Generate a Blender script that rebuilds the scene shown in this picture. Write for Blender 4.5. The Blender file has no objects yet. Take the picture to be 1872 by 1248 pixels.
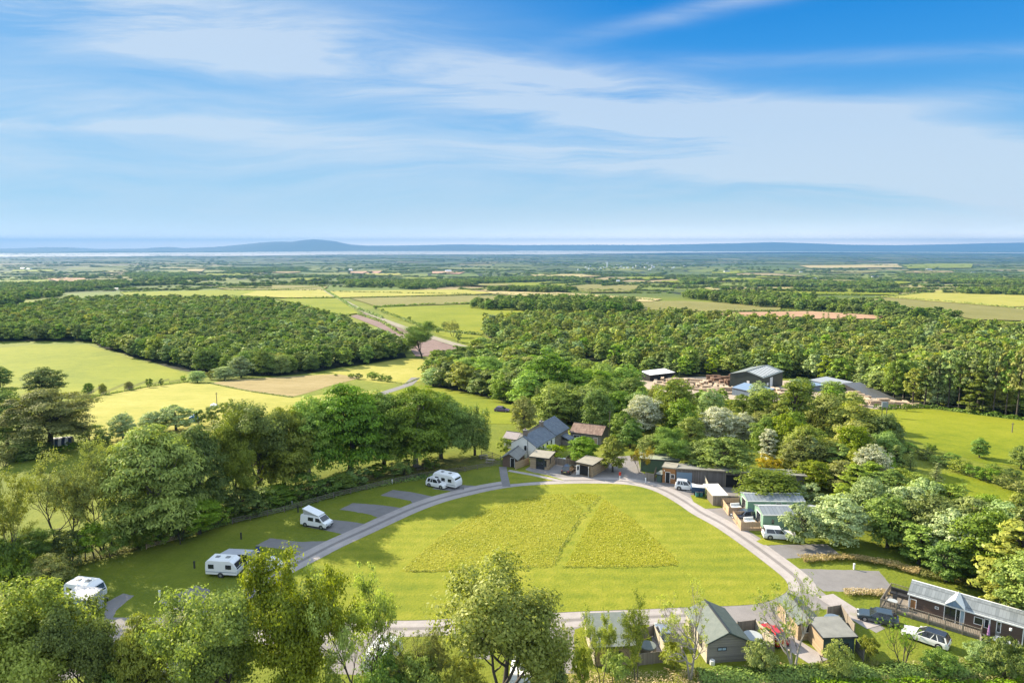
import bpy, bmesh, math, random
import numpy as np
from mathutils import Vector, Matrix, noise as mnoise
R = math.radians
PI = math.pi
rnd = random.Random(7)
S = bpy.context.scene
COL = S.collection

# ------------------------------------------------------------------ camera geometry
CAMH = 44.0
FPX, CX, CY = 1248.0, 936.0, 624.0
TH = R(8.1)
CT, ST = math.cos(TH), math.sin(TH)

_yb = np.array([-400, 0, 140, 170, 200, 250, 300, 350, 450, 600, 900, 1400, 2600, 3800, 8000, 14000, 70000], float)
_zb = np.array([0, 0, 0, -1, -3.5, -10, -15, -17.5, -19, -22, -30, -50, -90, -120, -170, -190, -190], float)
_ys = np.concatenate([np.linspace(-400, 0, 20)[:-1], np.geomspace(20, 69000, 500)])
def _smooth():
    out = []
    for y in _ys:
        w = max(8.0, y * 0.07)
        out.append(np.mean(np.interp(np.linspace(y - w, y + w, 15), _yb, _zb)))
    return np.array(out)
_zs = _smooth()
def H(x, y):
    z = float(np.interp(y, _ys, _zs))
    if y > 380:
        a = min(7.0, (y - 380) * 0.0035) * min(1.0, max(0.0, (11500 - y) / 3000))
        z += a * (math.sin(x / 310 + y / 520) + 0.6 * math.sin(x / 150 - y / 390 + 2.0) - 0.4) * .6
    return z

def ray(px, py):
    u = (px - CX) / FPX; v = (CY - py) / FPX
    return u, CT + v * ST, -ST + v * CT
def G(px, py, z0=0.0):
    """ground point seen at pixel px,py of the 1872 wide frame"""
    dx, dy, dz = ray(px, py)
    t0, t = 5.0, 5.0
    while t < 90000:
        t1 = t * 1.03 + 1
        if CAMH + dz * t1 < H(dx * t1, dy * t1) + z0:
            a, b = t, t1
            for _ in range(22):
                m = (a + b) / 2
                if CAMH + dz * m < H(dx * m, dy * m) + z0: b = m
                else: a = m
            return Vector((dx * b, dy * b, H(dx * b, dy * b)))
        t = t1
    return Vector((dx * t, dy * t, H(dx * t, dy * t)))
def depth(p): return p.y * CT - (p.z - CAMH) * ST
def top_z(p, py):
    k = (CY - py) / FPX
    return CAMH + p.y * (k * CT - ST) / (CT + k * ST)
def px_m(p, n): return n * depth(p) / FPX
def project(p):
    d = depth(p)
    return CX + FPX * p.x / d, CY - FPX * (p.y * ST + (p.z - CAMH) * CT) / d

# ------------------------------------------------------------------ object helpers
def setp(o, label=None, cat=None, group=None, kind=None):
    if label: o['label'] = label
    if cat: o['category'] = cat
    if group: o['group'] = group
    if kind: o['kind'] = kind
    return o
def thing(name, loc, rz, label, cat, group=None):
    o = bpy.data.objects.new(name, None)
    o.empty_display_size = 0.2
    COL.objects.link(o); o.location = loc; o.rotation_euler = (0, 0, rz)
    return setp(o, label, cat, group)

class MB:
    """collects shapes and links them as ONE mesh object"""
    def __init__(s): s.v = []; s.f = []
    def add(s, vs, fs):
        b = len(s.v); s.v += [tuple(v) for v in vs]; s.f += [tuple(b + i for i in f) for f in fs]; return s
    def box(s, x0, x1, y0, y1, z0, z1):
        return s.add([(x0,y0,z0),(x1,y0,z0),(x1,y1,z0),(x0,y1,z0),(x0,y0,z1),(x1,y0,z1),(x1,y1,z1),(x0,y1,z1)],
                     [(0,3,2,1),(4,5,6,7),(0,1,5,4),(1,2,6,5),(2,3,7,6),(3,0,4,7)])
    def cbox(s, cx, cy, cz, sx, sy, sz): return s.box(cx-sx/2, cx+sx/2, cy-sy/2, cy+sy/2, cz-sz/2, cz+sz/2)
    def prism_y(s, prof, y0, y1):
        """profile in xz (counter clockwise seen from -y) extruded along y"""
        n = len(prof)
        vs = [(x, y0, z) for x, z in prof] + [(x, y1, z) for x, z in prof]
        fs = [tuple(range(n)), tuple(range(2*n-1, n-1, -1))]
        fs += [(i, i+n, (i+1) % n + n, (i+1) % n) for i in range(n)]
        return s.add(vs, fs)
    def prism_x(s, prof, x0, x1):
        n = len(prof)
        vs = [(x0, y, z) for y, z in prof] + [(x1, y, z) for y, z in prof]
        fs = [tuple(range(n-1, -1, -1)), tuple(range(n, 2*n))]
        fs += [(i, (i+1) % n, (i+1) % n + n, i+n) for i in range(n)]
        return s.add(vs, fs)
    def prism_z(s, prof, z0, z1):
        n = len(prof)
        vs = [(x, y, z0) for x, y in prof] + [(x, y, z1) for x, y in prof]
        fs = [tuple(range(n-1, -1, -1)), tuple(range(n, 2*n))]
        fs += [(i, (i+1) % n, (i+1) % n + n, i+n) for i in range(n)]
        return s.add(vs, fs)
    def cyl(s, p0, p1, r0, r1=None, n=8, cap=True):
        r1 = r0 if r1 is None else r1
        p0, p1 = Vector(p0), Vector(p1); d = (p1 - p0)
        if d.length < 1e-6: return s
        d.normalize(); a = Vector((0,0,1)) if abs(d.z) < .9 else Vector((1,0,0))
        u = d.cross(a).normalized(); w = d.cross(u)
        vs = []
        for p, r in ((p0, r0), (p1, r1)):
            for i in range(n):
                t = 2*PI*i/n; vs.append(p + u*(math.cos(t)*r) + w*(math.sin(t)*r))
        fs = [(i, i+n, (i+1) % n + n, (i+1) % n) for i in range(n)]
        if cap: fs += [tuple(range(n)), tuple(range(2*n-1, n-1, -1))]
        return s.add(vs, fs)
    def quad(s, a, b, c, d): return s.add([a, b, c, d], [(0,1,2,3)])
    def build(s, name, m, parent=None, loc=(0,0,0), smooth=False, bevel=0, fix=True):
        me = bpy.data.meshes.new(name)
        me.from_pydata(s.v, [], s.f)
        if fix:
            bm = bmesh.new(); bm.from_mesh(me)
            bmesh.ops.recalc_face_normals(bm, faces=bm.faces)
            bm.to_mesh(me); bm.free()
        if smooth: me.shade_smooth()
        me.materials.append(m)
        o = bpy.data.objects.new(name, me); COL.objects.link(o)
        o.location = loc
        if parent: o.parent = parent
        if bevel:
            b = o.modifiers.new('bevel', 'BEVEL'); b.width = bevel; b.segments = 2; b.limit_method = 'ANGLE'; b.angle_limit = R(35)
        return o

def np_mesh(name, V, F, m, smooth=False, quads=True):
    """fast mesh from numpy arrays; F is (n,4) or (n,3)"""
    me = bpy.data.meshes.new(name)
    V = np.asarray(V, np.float32); F = np.asarray(F, np.int32)
    k = F.shape[1]
    me.vertices.add(len(V)); me.vertices.foreach_set('co', V.ravel())
    me.loops.add(F.size); me.loops.foreach_set('vertex_index', F.ravel())
    me.polygons.add(len(F))
    me.polygons.foreach_set('loop_start', np.arange(0, F.size, k, dtype=np.int32))
    me.polygons.foreach_set('loop_total', np.full(len(F), k, np.int32))
    if smooth: me.polygons.foreach_set('use_smooth', np.ones(len(F), bool))
    me.update(calc_edges=True)
    if m: me.materials.append(m)
    return me
def link(name, me, parent=None, loc=None):
    o = bpy.data.objects.new(name, me); COL.objects.link(o)
    if parent: o.parent = parent
    if loc is not None: o.location = loc
    return o

# ------------------------------------------------------------------ materials
KA = .68        # all built surfaces are given as seen at exposure 0; real base colours are this much lower
def ka(*cs): return [tuple(x*KA for x in c) for c in cs]
def srgb(h):
    h = h.lstrip('#'); c = [int(h[i:i+2], 16)/255 for i in (0, 2, 4)]
    return tuple(x/12.92 if x <= .04045 else ((x+.055)/1.055)**2.4 for x in c)
class NT:
    def __init__(s, tree): s.t = tree; s.n = tree.nodes; s.l = tree.links
    def new(s, t, **kw):
        o = s.n.new(t)
        for k, v in kw.items():
            if k == 'inp':
                for a, b in v.items():
                    if hasattr(b, 'links') or isinstance(b, bpy.types.NodeSocket): s.l.new(b, o.inputs[a])
                    else: o.inputs[a].default_value = b
            else: setattr(o, k, v)
        return o
    def noise(s, vec, scale, detail=3, rough=.55, dist=0.0):
        o = s.new('ShaderNodeTexNoise', inp={'Scale': scale, 'Detail': detail, 'Roughness': rough, 'Distortion': dist})
        if vec is not None: s.l.new(vec, o.inputs['Vector'])
        return o.outputs['Fac']
    def ramp(s, fac, stops, interp='LINEAR'):
        o = s.new('ShaderNodeValToRGB'); cr = o.color_ramp; cr.interpolation = interp
        while len(cr.elements) < len(stops): cr.elements.new(.5)
        for e, (p, c) in zip(cr.elements, stops):
            e.position = p; e.color = (*c, 1) if not isinstance(c, (int, float)) else (c, c, c, 1)
        s.l.new(fac, o.inputs[0]); return o.outputs[0]
    def mix(s, f, a, b, mode='MIX'):
        o = s.new('ShaderNodeMix', data_type='RGBA', blend_type=mode)
        for i, v in ((0, f), (6, a), (7, b)):
            if isinstance(v, bpy.types.NodeSocket): s.l.new(v, o.inputs[i])
            elif i == 0: o.inputs[0].default_value = v
            else: o.inputs[i].default_value = (*v, 1) if not isinstance(v, (int, float)) else (v, v, v, 1)
        return o.outputs[2]
    def math(s, op, a, b=None, c=None, clamp=False):
        o = s.new('ShaderNodeMath', operation=op, use_clamp=clamp)
        for i, v in enumerate((a, b, c)):
            if v is None: continue
            if isinstance(v, bpy.types.NodeSocket): s.l.new(v, o.inputs[i])
            else: o.inputs[i].default_value = v
        return o.outputs[0]
    def mapping(s, vec, scale=(1,1,1), rot=(0,0,0), loc=(0,0,0)):
        o = s.new('ShaderNodeMapping', inp={'Vector': vec, 'Scale': scale, 'Rotation': rot, 'Location': loc})
        return o.outputs[0]
def newmat(name):
    m = bpy.data.materials.new(name); m.use_nodes = True
    t = NT(m.node_tree); t.n.clear()
    out = t.new('ShaderNodeOutputMaterial')
    return m, t, out
def worldpos(t): return t.new('ShaderNodeNewGeometry').outputs['Position']
def objpos(t): return t.new('ShaderNodeTexCoord').outputs['Object']

def surf(name, c1, c2=None, scale=3.0, rough=.7, bump=0.0, bscale=None, metal=0.0, stretch=(1,1,1), coat=0.0, space='o', lo=.3, hi=.7, detail=5, spec=.5):
    m, t, out = newmat(name)
    c2 = c2 or tuple(x*.75 for x in c1)
    c1, c2 = ka(c1, c2)
    v = objpos(t) if space == 'o' else worldpos(t)
    v = t.mapping(v, scale=stretch)
    n = t.noise(v, scale, detail, .6)
    col = t.ramp(n, [(lo, c1), (hi, c2)])
    b = t.new('ShaderNodeBsdfPrincipled', inp={'Base Color': col, 'Roughness': rough, 'Metallic': metal, 'Coat Weight': coat, 'Specular IOR Level': spec})
    if bump:
        bn = t.noise(v, bscale or scale*4, 4, .6)
        bp = t.new('ShaderNodeBump', inp={'Height': bn, 'Strength': 1.0, 'Distance': bump})
        t.l.new(bp.outputs[0], b.inputs['Normal'])
    t.l.new(b.outputs[0], out.inputs[0])
    return m
def boards(name, c1, c2, pitch=.14, axis='x', gap=.35, rough=.75, space='o'):
    """planks: stripes across one object axis, each a bit different"""
    m, t, out = newmat(name); c1, c2 = ka(c1, c2)
    sep = t.new('ShaderNodeSeparateXYZ', inp={0: objpos(t)})
    a = sep.outputs['XYZ'.index(axis.upper())]
    q = t.math('DIVIDE', a, pitch)
    fl = t.math('FLOOR', q); fr = t.math('FRACT', q)
    wn = t.new('ShaderNodeTexWhiteNoise', noise_dimensions='1D', inp={'W': fl}).outputs['Value']
    st = {'x': (9, 9, .8), 'y': (9, 9, .8), 'z': (.8, .8, 9)}[axis]
    nn = t.noise(t.mapping(objpos(t), scale=st), 1.0, 4, .6)
    f = t.math('ADD', t.math('MULTIPLY', wn, .6), t.math('MULTIPLY', nn, .5))
    col = t.ramp(f, [(.15, c1), (.85, c2)])
    edge = t.math('GREATER_THAN', t.math('ABSOLUTE', t.math('SUBTRACT', fr, .5)), .5 - .06)
    col = t.mix(t.math('MULTIPLY', edge, gap), col, tuple(x*.25 for x in c2))
    bp = t.new('ShaderNodeBump', inp={'Height': t.math('SUBTRACT', 1.0, edge), 'Strength': .6, 'Distance': .01})
    b = t.new('ShaderNodeBsdfPrincipled', inp={'Base Color': col, 'Roughness': rough, 'Normal': bp.outputs[0]})
    t.l.new(b.outputs[0], out.inputs[0])
    return m
def tiles(name, c1, c2, rx, rz, rough=.6, ax='x', lines=True):
    """roof: courses rz apart (object z) and joints rx apart along ax"""
    m, t, out = newmat(name); c1, c2 = ka(c1, c2)
    sep = t.new('ShaderNodeSeparateXYZ', inp={0: objpos(t)})
    qz = t.math('DIVIDE', sep.outputs[2], rz); fz = t.math('FLOOR', qz)
    qx = t.math('ADD', t.math('DIVIDE', sep.outputs['XYZ'.index(ax.upper())], rx), t.math('MULTIPLY', fz, .5))
    fx = t.math('FLOOR', qx)
    cv = t.new('ShaderNodeCombineXYZ', inp={0: fx, 1: fz})
    wn = t.new('ShaderNodeTexWhiteNoise', noise_dimensions='2D', inp={'Vector': cv.outputs[0]}).outputs['Value']
    nn = t.noise(objpos(t), .6, 5, .65)
    f = t.math('ADD', t.math('MULTIPLY', wn, .45), t.math('MULTIPLY', nn, .65))
    col = t.ramp(f, [(.25, c1), (.8, c2)])
    e = t.math('MAXIMUM', t.math('LESS_THAN', t.math('FRACT', qz), .12), t.math('LESS_THAN', t.math('FRACT', qx), .08))
    col = t.mix(t.math('MULTIPLY', e, .45), col, tuple(x*.3 for x in c1))
    bp = t.new('ShaderNodeBump', inp={'Height': t.math('FRACT', qz), 'Strength': .5, 'Distance': .03})
    b = t.new('ShaderNodeBsdfPrincipled', inp={'Base Color': col, 'Roughness': rough, 'Normal': bp.outputs[0]})
    t.l.new(b.outputs[0], out.inputs[0])
    return m
def leafmat(name, cd, cl, trans=.3, var=.35, gloss=.018):
    """foliage: dark and light leaf colours, varied per tree, per clump and per leaf"""
    m, t, out = newmat(name)
    oi = t.new('ShaderNodeObjectInfo').outputs['Random']
    g = t.new('ShaderNodeNewGeometry')
    isl = g.outputs['Random Per Island']
    n = t.noise(g.outputs['Position'], .22, 3, .55)
    f = t.math('ADD', t.math('MULTIPLY', isl, .38), t.math('MULTIPLY', n, .62))
    col = t.ramp(f, [(.25, cd), (.72, cl)])
    hs = t.new('ShaderNodeHueSaturation', inp={'Color': col,
        'Hue': t.math('ADD', .5 - .019*var/.35, t.math('MULTIPLY', t.math('FRACT', t.math('MULTIPLY', oi, 7.31)), .034*var/.35)),
        'Saturation': t.math('ADD', .88, t.math('MULTIPLY', t.math('FRACT', t.math('MULTIPLY', oi, 3.7)), .24)),
        'Value': t.math('ADD', 1-var*.9, t.math('MULTIPLY', oi, var*2))})
    c = hs.outputs[0]
    d = t.new('ShaderNodeBsdfDiffuse', inp={'Color': c})
    tr = t.new('ShaderNodeBsdfTranslucent', inp={'Color': t.mix(1.0, c, (1.25, 1.30, .55), 'MULTIPLY')})
    mx = t.new('ShaderNodeMixShader', inp={0: trans, 1: d.outputs[0], 2: tr.outputs[0]})
    gl = t.new('ShaderNodeBsdfGlossy', inp={'Color': (.9, .95, .8, 1), 'Roughness': .5})
    m2 = t.new('ShaderNodeMixShader', inp={0: gloss, 1: mx.outputs[0], 2: gl.outputs[0]})
    t.l.new(m2.outputs[0], out.inputs[0])
    return m
# ------------------------------------------------------------------ foliage materials
LM = dict(
    mid   = leafmat('leaf_mid_green',   (0.082,0.143,0.022), (0.273,0.364,0.054)),
    dark  = leafmat('leaf_dark_green',  (0.054,0.102,0.018), (0.191,0.273,0.044)),
    lime  = leafmat('leaf_lime_green',  (.10,.145,.014), (.325,.365,.042), trans=.42),
    olive = leafmat('leaf_olive',       (.115,.148,.026), (.33,.355,.072)),
    pale  = leafmat('leaf_pale_silver', (.25,.27,.16), (.56,.56,.42), var=.12),
    grey  = leafmat('leaf_grey_green',  (0.128,0.191,0.073), (0.418,0.510,0.219), var=.2),
    gold  = leafmat('leaf_gold',        (.19,.17,.01), (.44,.33,.015), var=.15),
    pine  = leafmat('needle_dark',      (0.066,0.110,0.029), (0.246,0.301,0.083), trans=.15),
    ash   = leafmat('leaf_ash',         (.11,.15,.026), (.35,.39,.10), trans=.4),
    far   = leafmat('leaf_far_wood',    (0.077,0.128,0.025), (0.246,0.318,0.058), trans=.25, var=.3),
)
BARK = surf('bark', (.10,.085,.065), (.045,.036,.028), scale=6, rough=.9, stretch=(1,1,.2), bump=.01)
BARKP = surf('bark_pale', (.50,.46,.40), (.27,.24,.20), scale=5, rough=.9, stretch=(1,1,.25), bump=.01)

def tube(V, F, pts, rad, n=5):
    """append a tapered tube along pts"""
    pts = [np.asarray(p, float) for p in pts]
    base = len(V)
    k = len(pts)
    for i in range(k):
        d = pts[min(i+1, k-1)] - pts[max(i-1, 0)]
        d = d / (np.linalg.norm(d) + 1e-9)
        a = np.array([0, 0, 1.]) if abs(d[2]) < .8 else np.array([1., 0, 0])
        u = np.cross(d, a); u /= np.linalg.norm(u); w = np.cross(d, u)
        for j in range(n):
            t = 2*PI*j/n
            V.append(pts[i] + (u*math.cos(t) + w*math.sin(t))*rad[i])
    for i in range(k-1):
        for j in range(n):
            a0 = base + i*n + j; a1 = base + i*n + (j+1) % n
            F.append((a0, a1, a1+n, a0+n))

def leaves(P, N, size, rng, aspect=.55, droop=None):
    """rhombic leaf faces at P facing N"""
    n = len(P)
    N = N / (np.linalg.norm(N, axis=1, keepdims=True) + 1e-9)
    T = rng.normal(size=(n, 3)) if droop is None else np.tile(np.array([0, 0, -1.]), (n, 1)) + rng.normal(size=(n, 3))*droop
    T -= N * (T*N).sum(1, keepdims=True)
    T /= (np.linalg.norm(T, axis=1, keepdims=True) + 1e-9)
    B = np.cross(N, T)
    s = (size * rng.uniform(.6, 1.3, n))[:, None]
    V = np.stack([P + T*s, P + B*s*aspect + N*s*.12, P - T*s, P - B*s*aspect + N*s*.12], 1).reshape(-1, 3)
    F = np.arange(n*4).reshape(-1, 4)
    return V, F

def crown_lobes(rng, Rr, z0, z1, nl, sub, per, lsize, top=1.0, droop=None, shape='round', depthf=.55, lobe=.42, aspect=.55):
    """irregular crown: main lobes on an uneven shell, each with sub clumps of leaf faces"""
    cz = (z0+z1)/2; hz = (z1-z0)/2
    P = []; N = []; lobes = []
    ga = PI*(3-math.sqrt(5)); ph0 = rng.uniform(0, 6)
    for i in range(nl):
        w = 1 - (i+.5)/nl*1.9                  # from top down, few below
        w = max(-.95, w + rng.normal()*.06)
        th = ph0 + i*ga + rng.normal()*.25
        rr = math.sqrt(max(0, 1-w*w))
        if w < 0: rr = rr**.55
        k = rng.uniform(.62, 1.0)
        if shape == 'cone':  rad = Rr*(1-(w+1)/2)**.8*1.1; c = np.array([rad*math.cos(th)*k, rad*math.sin(th)*k, cz + hz*w*.95])
        elif shape == 'tall': c = np.array([Rr*.68*rr**.6*k*math.cos(th), Rr*.68*rr**.6*k*math.sin(th), cz + hz*w*.86])
        else: c = np.array([Rr*.72*rr*k*math.cos(th), Rr*.72*rr*k*math.sin(th), cz + hz*.74*w*rng.uniform(.85, 1.06)])
        lr = Rr*lobe*rng.uniform(.65, 1.15)
        if shape != 'round': lr *= .8
        lobes.append((c, lr))
        for j in range(sub):
            d = rng.normal(size=3); d[2] = abs(d[2])*.9 - .25; d /= np.linalg.norm(d)
            sc = c + d*lr*rng.uniform(.6, .95)*np.array([1, 1, .8])
            sr = lr*rng.uniform(.32, .55)
            q = rng.normal(size=(per, 3)); q /= np.linalg.norm(q, axis=1, keepdims=True)
            q[:, 2] = np.where(q[:, 2] < -.35, -q[:, 2]*.6, q[:, 2])
            r = sr*(1-depthf*rng.random((per, 1))**2)
            P.append(sc + q*r*np.array([1.1, 1.1, .8]))
            N.append(q*.9 + d*.5 + rng.normal(size=(per, 3))*.38 + np.array([0, 0, .25]))
    P = np.concatenate(P); N = np.concatenate(N)
    if shape == 'round':
        pass
    V, F = leaves(P, N, lsize, rng, droop=droop, aspect=aspect)
    return V, F, lobes

PROTO = {}
def reg(kind, lod, trunkVF, leafVF, h, r):
    tm = np_mesh('trunk', trunkVF[0], trunkVF[1], BARK, smooth=True) if trunkVF else None
    lm = np_mesh('crown', leafVF[0], leafVF[1], LM['mid'])
    PROTO.setdefault((kind, lod), []).append(dict(t=tm, l=lm, h=h, r=r, mats={}))

def dense(kind, lod, seed, Hh=14., Rr=5.5, z0f=.18, nl=26, sub=9, per=50, ls=.2, shape='round', droop=None, lobe=.42, r0=.38, aspect=.55, stems=1):
    rng = np.random.default_rng(seed)
    LV, LF, lobes = crown_lobes(rng, Rr, Hh*z0f, Hh, nl, sub, per, ls, shape=shape, droop=droop, lobe=lobe, aspect=aspect)
    V, F = [], []
    for s in range(stems):
        b = rng.normal(size=2)*(.0 if stems == 1 else .5)
        tz = Hh*(.45 if shape == 'round' else .9)
        lean = rng.normal(size=2)*.5
        pts = [(b[0]+lean[0]*k*k, b[1]+lean[1]*k*k, -.4 + (tz+.4)*k) for k in (0, .15, .5, 1)]
        tube(V, F, pts, [r0*1.35, r0, r0*.75, r0*(.45 if shape == 'round' else .12)], 7)
        if lod < 2:
            for i, (c, lr) in enumerate(lobes[s::stems][:14]):
                k = rng.uniform(.45, .95)
                st = np.array([b[0]+lean[0]*k*k, b[1]+lean[1]*k*k, tz*k])
                if shape != 'round': st[2] = min(st[2], c[2]-.3)
                md = (st + c)/2 + rng.normal(size=3)*.4
                tube(V, F, [st, md, c], [r0*.4, r0*.25, r0*.08], 5)
    reg(kind, lod, (np.array(V), np.array(F)), (LV, LF), Hh, Rr)

def grow(rng, V, F, tips, p, d, L, r, lev, par, n=6):
    k = 5
    pts = [p]; dd = d/np.linalg.norm(d)
    for i in range(k):
        dd = dd + rng.normal(size=3)*par['wob'] + np.array([0, 0, par['up'] if lev > 0 else .05])
        dd /= np.linalg.norm(dd)
        pts.append(pts[-1] + dd*L/k)
    rad = [r*(1 - .62*i/k) for i in range(k+1)]
    tube(V, F, pts, rad, n if lev < 2 else 4)
    if lev >= par['levels']:
        tips.append((pts[-1], dd, lev)); tips.append((pts[-3], dd, lev))
        return
    nc = par['nc'][lev]
    for i in range(nc):
        t = par['t0'] + (1-par['t0'])*(i+rng.uniform(.2, 1))/nc if lev > 0 else par['t00'] + (1-par['t00'])*(i+1)/nc
        t = min(t, 1.0); q = t*k; a = int(min(q, k-1)); f = q - a
        sp = pts[a]*(1-f) + pts[a+1]*f
        az = i*2.4 + rng.uniform(-.5, .5)
        ref = np.array([math.cos(az), math.sin(az), 0.])
        side = ref - dd*np.dot(ref, dd); side /= (np.linalg.norm(side)+1e-9)
        ang = R(par['ang']*rng.uniform(.7, 1.25))
        nd = dd*math.cos(ang) + side*math.sin(ang)
        grow(rng, V, F, tips, sp, nd, L*par['ratio']*rng.uniform(.75, 1.15), rad[a]*.62, lev+1, par, n)

def skel(kind, lod, seed, levels=3, nc=(6, 5, 4), t00=.3, t0=.3, ang=42, ratio=.58, wob=.13, up=.10, L0=8., r0=.3,
         per=110, cr=.75, ls=.18, keep=1.0, stems=1, droop=None, hang=0):
    rng = np.random.default_rng(seed)
    V, F, tips = [], [], []
    par = dict(levels=levels, nc=nc, t00=t00, t0=t0, ang=ang, ratio=ratio, wob=wob, up=up)
    for s in range(stems):
        a = rng.uniform(0, 6.3) if stems == 1 else 2*PI*s/stems+rng.uniform(-.3, .3)
        ln = .06 if stems == 1 else .28
        grow(rng, V, F, tips, np.array([math.cos(a)*.15*(stems > 1), math.sin(a)*.15*(stems > 1), -.4]),
             np.array([math.cos(a)*ln, math.sin(a)*ln, 1.]), L0*rng.uniform(.85, 1.1), r0, 0, par)
    P, N = [], []
    Z = np.array([t[0] for t in tips]); c0 = Z.mean(0)
    for (p, d, l) in tips:
        if rng.random() > keep: continue
        m = int(per*rng.uniform(.5, 1.4)); rr = cr*rng.uniform(.6, 1.3)
        q = rng.normal(size=(m, 3)); q /= np.linalg.norm(q, axis=1, keepdims=True)
        ctr = p + d*.2
        rad = rr*(rng.random((m, 1))**.45)
        pp = ctr + q*rad*np.array([1.15, 1.15, .7])
        if hang:
            hz = rng.random((m, 1))**1.2*hang
            pp = ctr + np.concatenate([q[:, :2]*rr*.55, -hz], 1)
        P.append(pp)
        out = p - c0; out /= (np.linalg.norm(out)+1e-9)
        N.append(q*.7 + out*.45 + np.array([0, 0, .35]) + rng.normal(size=(m, 3))*.4)
    P = np.concatenate(P); N = np.concatenate(N)
    LV, LF = leaves(P, N, ls, rng, droop=droop)
    V = np.array(V)
    h = float(max(P[:, 2].max(), V[:, 2].max())); r = float(np.percentile(np.linalg.norm(P[:, :2], axis=1), 96))
    reg(kind, lod, (V, np.array(F)), (LV, LF), h, r)

def conifer(kind, lod, seed, Hh=14., Rr=3.0, z0=.06, tiers=22, per=9, nl=22, ls=.25, irr=.12, top=.03):
    rng = np.random.default_rng(seed)
    V, F = [], []
    tube(V, F, [(0, 0, -.4), (0, 0, Hh*.5), (0, 0, Hh*.98)], [.24, .15, .03], 6)
    P, N = [], []
    for i in range(tiers):
        t = i/(tiers-1); z = Hh*(z0 + (1-z0-.02)*t)
        rr = Rr*((1-t)**.85 + top)*rng.uniform(1-irr*1.6, 1+irr)
        nb = max(4, int(per*(1-t*.5)))
        for j in range(nb):
            a = 2*PI*j/nb + rng.uniform(0, 1.2); L = rr*rng.uniform(.7, 1.12)
            e = np.array([math.cos(a)*L, math.sin(a)*L, z - L*.22 + rng.uniform(-.15, .15)])
            s = np.array([0, 0, z+.1])
            if lod == 0: tube(V, F, [s, (s+e)/2+np.array([0, 0, .1]), e], [.05, .035, .012], 3)
            m = max(4, int(nl*(L/Rr+.25)))
            u = rng.random((m, 1))**.7
            pp = s + (e-s)*u + rng.normal(size=(m, 3))*np.array([.16, .16, .1])*(Rr/3)*(1.3-u*.5)*1.5
            P.append(pp); N.append(np.tile([math.cos(a)*.5, math.sin(a)*.5, .9], (m, 1)) + rng.normal(size=(m, 3))*.35)
    P = np.concatenate(P); N = np.concatenate(N)
    LV, LF = leaves(P, N, ls, rng, aspect=.35)
    reg(kind, lod, (np.array(V), np.array(F)), (LV, LF), Hh, Rr)

# lod 0: 60-110 m, lod 1: 110-260 m, lod 2: far
for s in range(2): dense('broad', 0, 10+s, nl=36, sub=12, per=110, ls=.125, lobe=.36, z0f=.06)
for s in range(4): dense('broad', 1, 20+s, nl=32+2*s, sub=9, per=34, ls=.26, z0f=-.06, lobe=.36+.03*s)
for s in range(2): dense('tall', 1, 30+s, Rr=3.6, z0f=-.04, nl=36, sub=8, per=28, ls=.26, shape='tall')
for s in range(2): dense('tree_drooping', 0, 40+s, Hh=15, Rr=5.4, z0f=-.03, nl=46, sub=10, per=76, ls=.2, droop=.45, aspect=.4, lobe=.40)
for s in range(3): dense('shrub', 0, 50+s, Hh=4., Rr=2.6, z0f=.0, nl=16, sub=8, per=55, ls=.11, r0=.09, stems=3)
for s in range(3): dense('shrub', 1, 55+s, Hh=4., Rr=2.6, z0f=.0, nl=14, sub=6, per=30, ls=.17, r0=.09, stems=3)
for s in range(2): dense('cone', 1, 60+s, Rr=3.4, z0f=.03, nl=40, sub=6, per=26, ls=.26, shape='cone')
for s in range(5): dense('broad', 2, 70+s, Hh=13, Rr=5.0, z0f=.0, nl=15+s, sub=5, per=20, ls=.62, lobe=.40+.03*s)
for s in range(2): dense('tall', 2, 80+s, Hh=14, Rr=3.4, z0f=.06, nl=14, sub=5, per=15, ls=.6, shape='tall')
for s in range(3): skel('ash', 0, 100+s, levels=3, nc=(8, 6, 5), t00=.25, ang=46, L0=7.5, per=95, cr=.9, ls=.135, r0=.30)
for s in range(3): skel('sparse', 0, 110+s, levels=4, nc=(6, 4, 4, 3), t00=.34, ang=40, L0=8.0, per=24, cr=.6, ls=.13, r0=.2, keep=.62, stems=2, wob=.16)
for s in range(3): skel('bare', 0, 120+s, levels=4, nc=(6, 4, 4, 3), t00=.25, ang=36, L0=7.6, per=22, cr=.4, ls=.11, r0=.25, keep=.13, stems=3, wob=.17, ratio=.54)
for s in range(2): skel('weeping', 0, 130+s, levels=3, nc=(9, 5, 4), t00=.3, ang=52, L0=7.5, per=80, cr=.9, ls=.17, r0=.3, hang=2.6, droop=.3)
for s in range(2): conifer('conifer', 0, 140+s, Hh=10, Rr=3.0, tiers=20, per=12, nl=34, ls=.16)
for s in range(3): conifer('conifer', 1, 145+s, Hh=13, Rr=3.0, tiers=18, per=10, nl=20, ls=.27)
for s in range(2): conifer('conifer', 2, 150+s, Hh=14, Rr=2.6, tiers=12, per=6, nl=7, ls=.7)
for s in range(3): dense('pine', 1, 160+s, Hh=15, Rr=3.6, z0f=.28, nl=22, sub=7, per=26, ls=.27, shape='tall', lobe=.42, r0=.26)

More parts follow.
